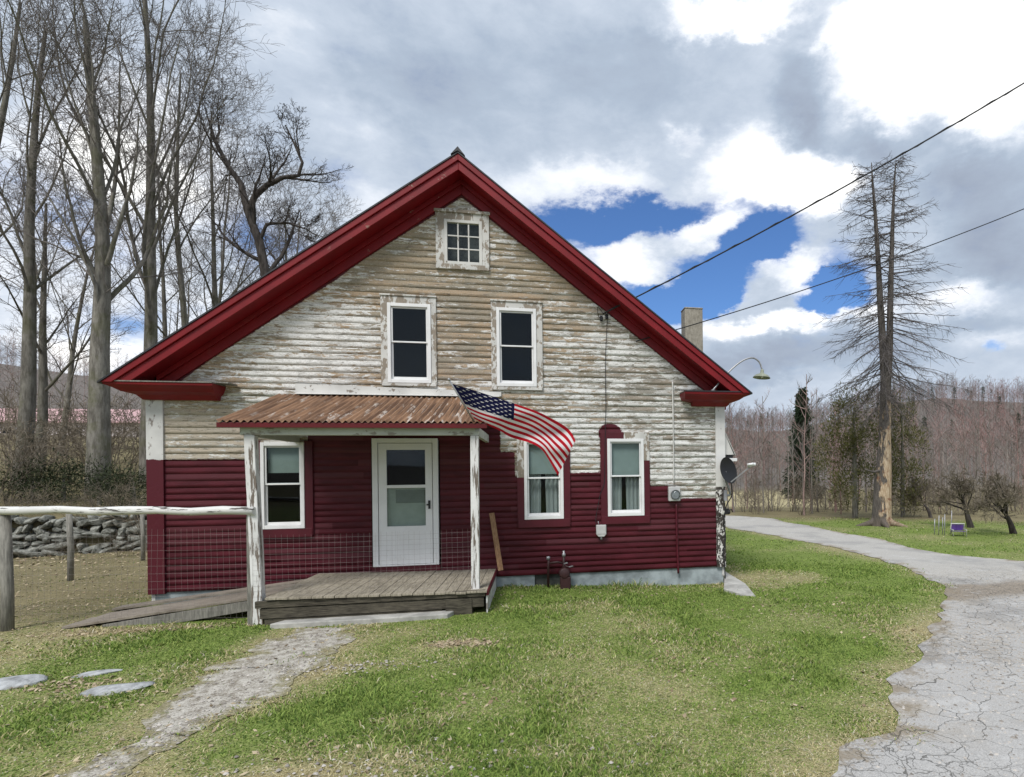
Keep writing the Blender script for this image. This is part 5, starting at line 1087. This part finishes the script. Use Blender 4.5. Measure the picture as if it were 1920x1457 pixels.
def hillside():
    g = np.random.default_rng(5); n = 9000; dist = 62+300*g.random(n)**.62; az = g.uniform(R(-66), R(50), n); hid = (az > R(-43)) & (az < R(13.5)); k = ~hid | (g.random(n) < .22); k &= (dist > 92) | ((az < R(-38)) & (dist > 84)); dist, az = dist[k], az[k]; n = len(dist)
    x = dist*np.sin(az); y = -D+dist*np.cos(az); z = gh(x, y); sc = g.uniform(.42, 1.0, n)*g.uniform(.8, 1.1, n); ro = g.uniform(0, 6.28, n); tint = np.clip(.35*g.random(n)+1.5*(fbm(x, y, .016, 81)-.5)+.42, 0, 1); kind = g.integers(0, 5, n)
    Vs, Qs, Ts, Cs, b = [], [], [], [], 0
    for q in range(5):
        V, Q, TV, T = WT[2][q]; A = np.concatenate((V, TV)); T = T+len(V); ids = np.where(kind == q)[0]; m = len(ids); ca, sa = np.cos(ro[ids])[:, None], np.sin(ro[ids])[:, None]; s = sc[ids][:, None]
        W = np.stack([(A[:, 0]*ca-A[:, 1]*sa)*s+x[ids][:, None], (A[:, 0]*sa+A[:, 1]*ca)*s+y[ids][:, None], A[:, 2]*s+z[ids][:, None]], -1).reshape(-1, 3); off = (np.arange(m)*len(A))[:, None, None]
        Vs.append(W); Qs.append((Q[None]+off).reshape(-1, 4)+b); Ts.append((T[None]+off).reshape(-1, 3)+b); Cs.append(np.repeat(tint[ids], len(A))); b += len(W)
    me = np_mesh('far_wood', np.concatenate(Vs), np.concatenate(Qs), np.concatenate(Ts), [M['wood_mass']]); fattr(me, 'tint', np.concatenate(Cs)); props(link('far_wood', me), kind='stuff')
hillside()
SKY_STR, CLOUD_BACK, SUN_STR, EXPO = .10, 1.05, 2.5, .30
# ================================================================ SKY, LIGHT, CAMERA
SUN_EL, SUN_AZ = R(51), R(-153)            # soft sun, behind the viewer's left shoulder
w = bpy.data.worlds.new('World'); SC.world = w; w.use_nodes = True; b = NB(tree=w.node_tree)
d = b.n('TexCoord').outputs['Generated']; sky = b.n('TexSky', dict(sky_type='NISHITA', sun_disc=False, sun_elevation=SUN_EL, sun_rotation=SUN_AZ, air_density=1.0, dust_density=.6, ozone_density=2.2))
x, y, z = b.sep(d); az = b.math('ARCTAN2', x, y); el = b.math('ARCSINE', z); ae = b.comb(az, el, 0)
def azel(px, py):
    v = Vector(ray(px, py)).normalized(); return math.atan2(v.x, v.y), math.asin(v.z)
w1 = b.n('TexNoise', None, Vector=b.vm('MULTIPLY', d, (1, 1, 1.6)), Scale=4.5, Detail=7., Roughness=.62).outputs['Color']
w2 = b.n('TexNoise', None, Vector=b.vm('MULTIPLY', d, (1, 1, 1.8)), Scale=14., Detail=6., Roughness=.62).outputs['Color']
wp = b.vm('ADD', b.vm('ADD', ae, b.vm('MULTIPLY', b.vm('SUBTRACT', w1, (.5, .5, .5)), (.15, .12, 0))), b.vm('MULTIPLY', b.vm('SUBTRACT', w2, (.5, .5, .5)), (.085, .065, 0)))
def blobs(l, vec):
    acc = None
    for px, py, rx, ry, wt in l:
        a, e = azel(px, py); a2, _ = azel(px+rx, py); _, e2 = azel(px, py-ry)
        q = b.vm('MULTIPLY', b.vm('SUBTRACT', vec, (a, e, 0)), (1/abs(a2-a), 1/abs(e2-e), 0)); s = b.sstep(b.vm('LENGTH', q), 1.6, .1, 0., wt*1.08); acc = s if acc is None else b.add(acc, s)
    return acc
BLUE = [(1075, 425, 105, 42, 1.), (1230, 395, 120, 40, 1.), (1160, 480, 60, 60, .5), (1275, 560, 110, 45, 1.2), (1430, 430, 75, 55, .9), (1390, 500, 110, 50, .9), (1535, 560, 65, 48, 1.3), (1590, 520, 50, 60, .5), (1862, 672, 24, 15, .45), (130, 420, 130, 60, .40), (510, 450, 80, 45, .45), (200, 600, 90, 40, .40), (640, 330, 60, 30, .2), (2100, 500, 60, 60, .6)]
PUFF = [(1195, 492, 56, 36, 1.0), (1250, 520, 40, 18, .5), (1325, 425, 62, 32, .95), (1470, 515, 80, 30, .9), (1420, 565, 60, 26, .9), (1355, 590, 60, 22, .8), (1450, 600, 130, 24, 1.), (1300, 515, 30, 14, .5), (1480, 380, 80, 40, .6)]
WHITE = [(1380, 18, 130, 40, .75), (1740, 90, 190, 130, .95), (1880, 200, 110, 110, .8), (1640, 30, 120, 60, .7), (1400, 310, 95, 75, .62), (1500, 350, 90, 55, .6), (1440, 380, 120, 40, .4), (1195, 495, 70, 42, .45), (1325, 425, 75, 34, .35), (1440, 604, 150, 20, .65), (1500, 510, 70, 30, .4), (1800, 560, 90, 34, .42), (1560, 300, 60, 70, .45), (1270, 262, 30, 34, .3), (760, 385, 120, 50, .25), (1050, 350, 170, 45, .28), (1150, 320, 120, 40, .2), (650, 240, 90, 50, .16), (560, 70, 130, 60, .12), (470, 600, 150, 60, .4), (150, 660, 150, 40, .45), (120, 300, 240, 140, .30), (380, 380, 200, 140, .30), (120, 520, 220, 120, .30), (1850, 640, 100, 30, .25), (250, 250, 160, 130, .25), (1640, 590, 60, 40, .3)]
DARK = [(900, 190, 220, 130, .12), (1180, 150, 130, 90, .13), (1500, 180, 45, 130, .26), (1560, 260, 90, 60, .24), (1650, 250, 110, 50, .22), (1840, 330, 120, 90, .30), (1860, 470, 140, 70, .32), (1760, 300, 90, 60, .15), (1440, 668, 170, 32, .24), (1330, 690, 130, 26, .14), (1240, 50, 60, 60, .1), (1860, 620, 90, 22, .2), (1700, 650, 130, 40, .22), (500, 330, 160, 60, .04), (700, 160, 140, 60, .06), (1060, 90, 120, 70, .05)]
f1 = b.noise(b.vm('MULTIPLY', d, (1, 1, 1.7)), 5.5, 8, .6, .3); f2 = b.noise(b.vm('MULTIPLY', d, (1, 1, 2.2)), 15, 7, .62, .2)
den = b.add(b.math('SUBTRACT', b.add(1.0, b.mul(blobs(PUFF, wp), 1.0)), b.mul(blobs(BLUE, wp), 1.38)), b.add(b.mul(b.add(f1, -.5), .75), b.mul(b.add(f2, -.5), .85)))
cov = b.sstep(den, -.02, 1.0)
front = b.sstep(y, -.25, .15)
br = b.add(b.math('SUBTRACT', b.add(.56, b.mul(blobs(WHITE, wp), .80)), blobs(DARK, wp)), b.add(b.mul(b.add(f1, -.5), .42), b.mul(b.add(f2, -.5), .34)))
br = b.add(br, b.sstep(den, 1.0, .35, 0., .16))
br = b.add(b.mul(br, front), b.mul(b.math('SUBTRACT', 1., front), b.add(.62, b.mul(b.add(f1, -.5), .8))))
cr_ = b.n('ValToRGB', None, Fac=br); e = cr_.color_ramp.elements; cols = ((0., (.24, .275, .35)), (.22, (.31, .36, .45)), (.45, (.375, .445, .545)), (.66, (.52, .585, .68)), (.92, (.90, .92, .96)), (1., (1.15, 1.15, 1.13)))
e[0].position, e[0].color = 0, (*cols[0][1], 1); e[1].position, e[1].color = 1, (*cols[-1][1], 1)
for p_, c_ in cols[1:-1]: q = e.new(p_); q.color = (*c_, 1)
cloud = b.vm('MULTIPLY', cr_.outputs[0], (1, 1, 1))
lift = b.mix(front, (CLOUD_BACK,)*3, (1, 1, 1)) 
cloud = b.vm('MULTIPLY', cloud, lift)
zen = b.sstep(el, .75, 1.15, 1., 1.35); cloud = b.vm('MULTIPLY', cloud, b.comb(zen, zen, zen))
b1 = b.n('Background', None, Color=b.vm('MULTIPLY', sky.outputs[0], (.57, .80, 1.12)), Strength=SKY_STR); b2 = b.n('Background', None, Color=cloud, Strength=1.0)
mx = b.n('MixShader', None, i0=cov); b.t.links.new(b1.outputs[0], mx.inputs[1]); b.t.links.new(b2.outputs[0], mx.inputs[2])
b.t.links.new(mx.outputs[0], b.n('OutputWorld').inputs[0])
L = bpy.data.lights.new('sun', 'SUN'); L.energy = SUN_STR; L.angle = R(20); L.color = (1., .965, .92); so = bpy.data.objects.new('sun', L); C.objects.link(so)
sv = Vector((math.sin(SUN_AZ)*math.cos(SUN_EL), math.cos(SUN_AZ)*math.cos(SUN_EL), math.sin(SUN_EL))); so.rotation_euler = (-sv).to_track_quat('-Z', 'Y').to_euler(); so.location = (0, -20, 30)
cam = bpy.data.cameras.new('camera'); cam.sensor_width = 36; cam.lens = F_/1920*36; cam.shift_x = (960-CX)/1920; cam.shift_y = (CY-728.5)/1920; cam.clip_start = .05; cam.clip_end = 4000
co = bpy.data.objects.new('camera', cam); C.objects.link(co)
co.matrix_world = Matrix(((RT[0], UP[0], -FW[0], 0), (RT[1], UP[1], -FW[1], -D), (RT[2], UP[2], -FW[2], H), (0, 0, 0, 1))); SC.camera = co
SC.view_settings.view_transform = 'Standard'; SC.view_settings.look = 'None'; SC.view_settings.gamma = 1; SC.view_settings.exposure = EXPO
SC.cycles.max_bounces = 6; SC.cycles.transparent_max_bounces = 12; SC.cycles.diffuse_bounces = 3; SC.cycles.caustics_reflective = False; SC.cycles.caustics_refractive = False
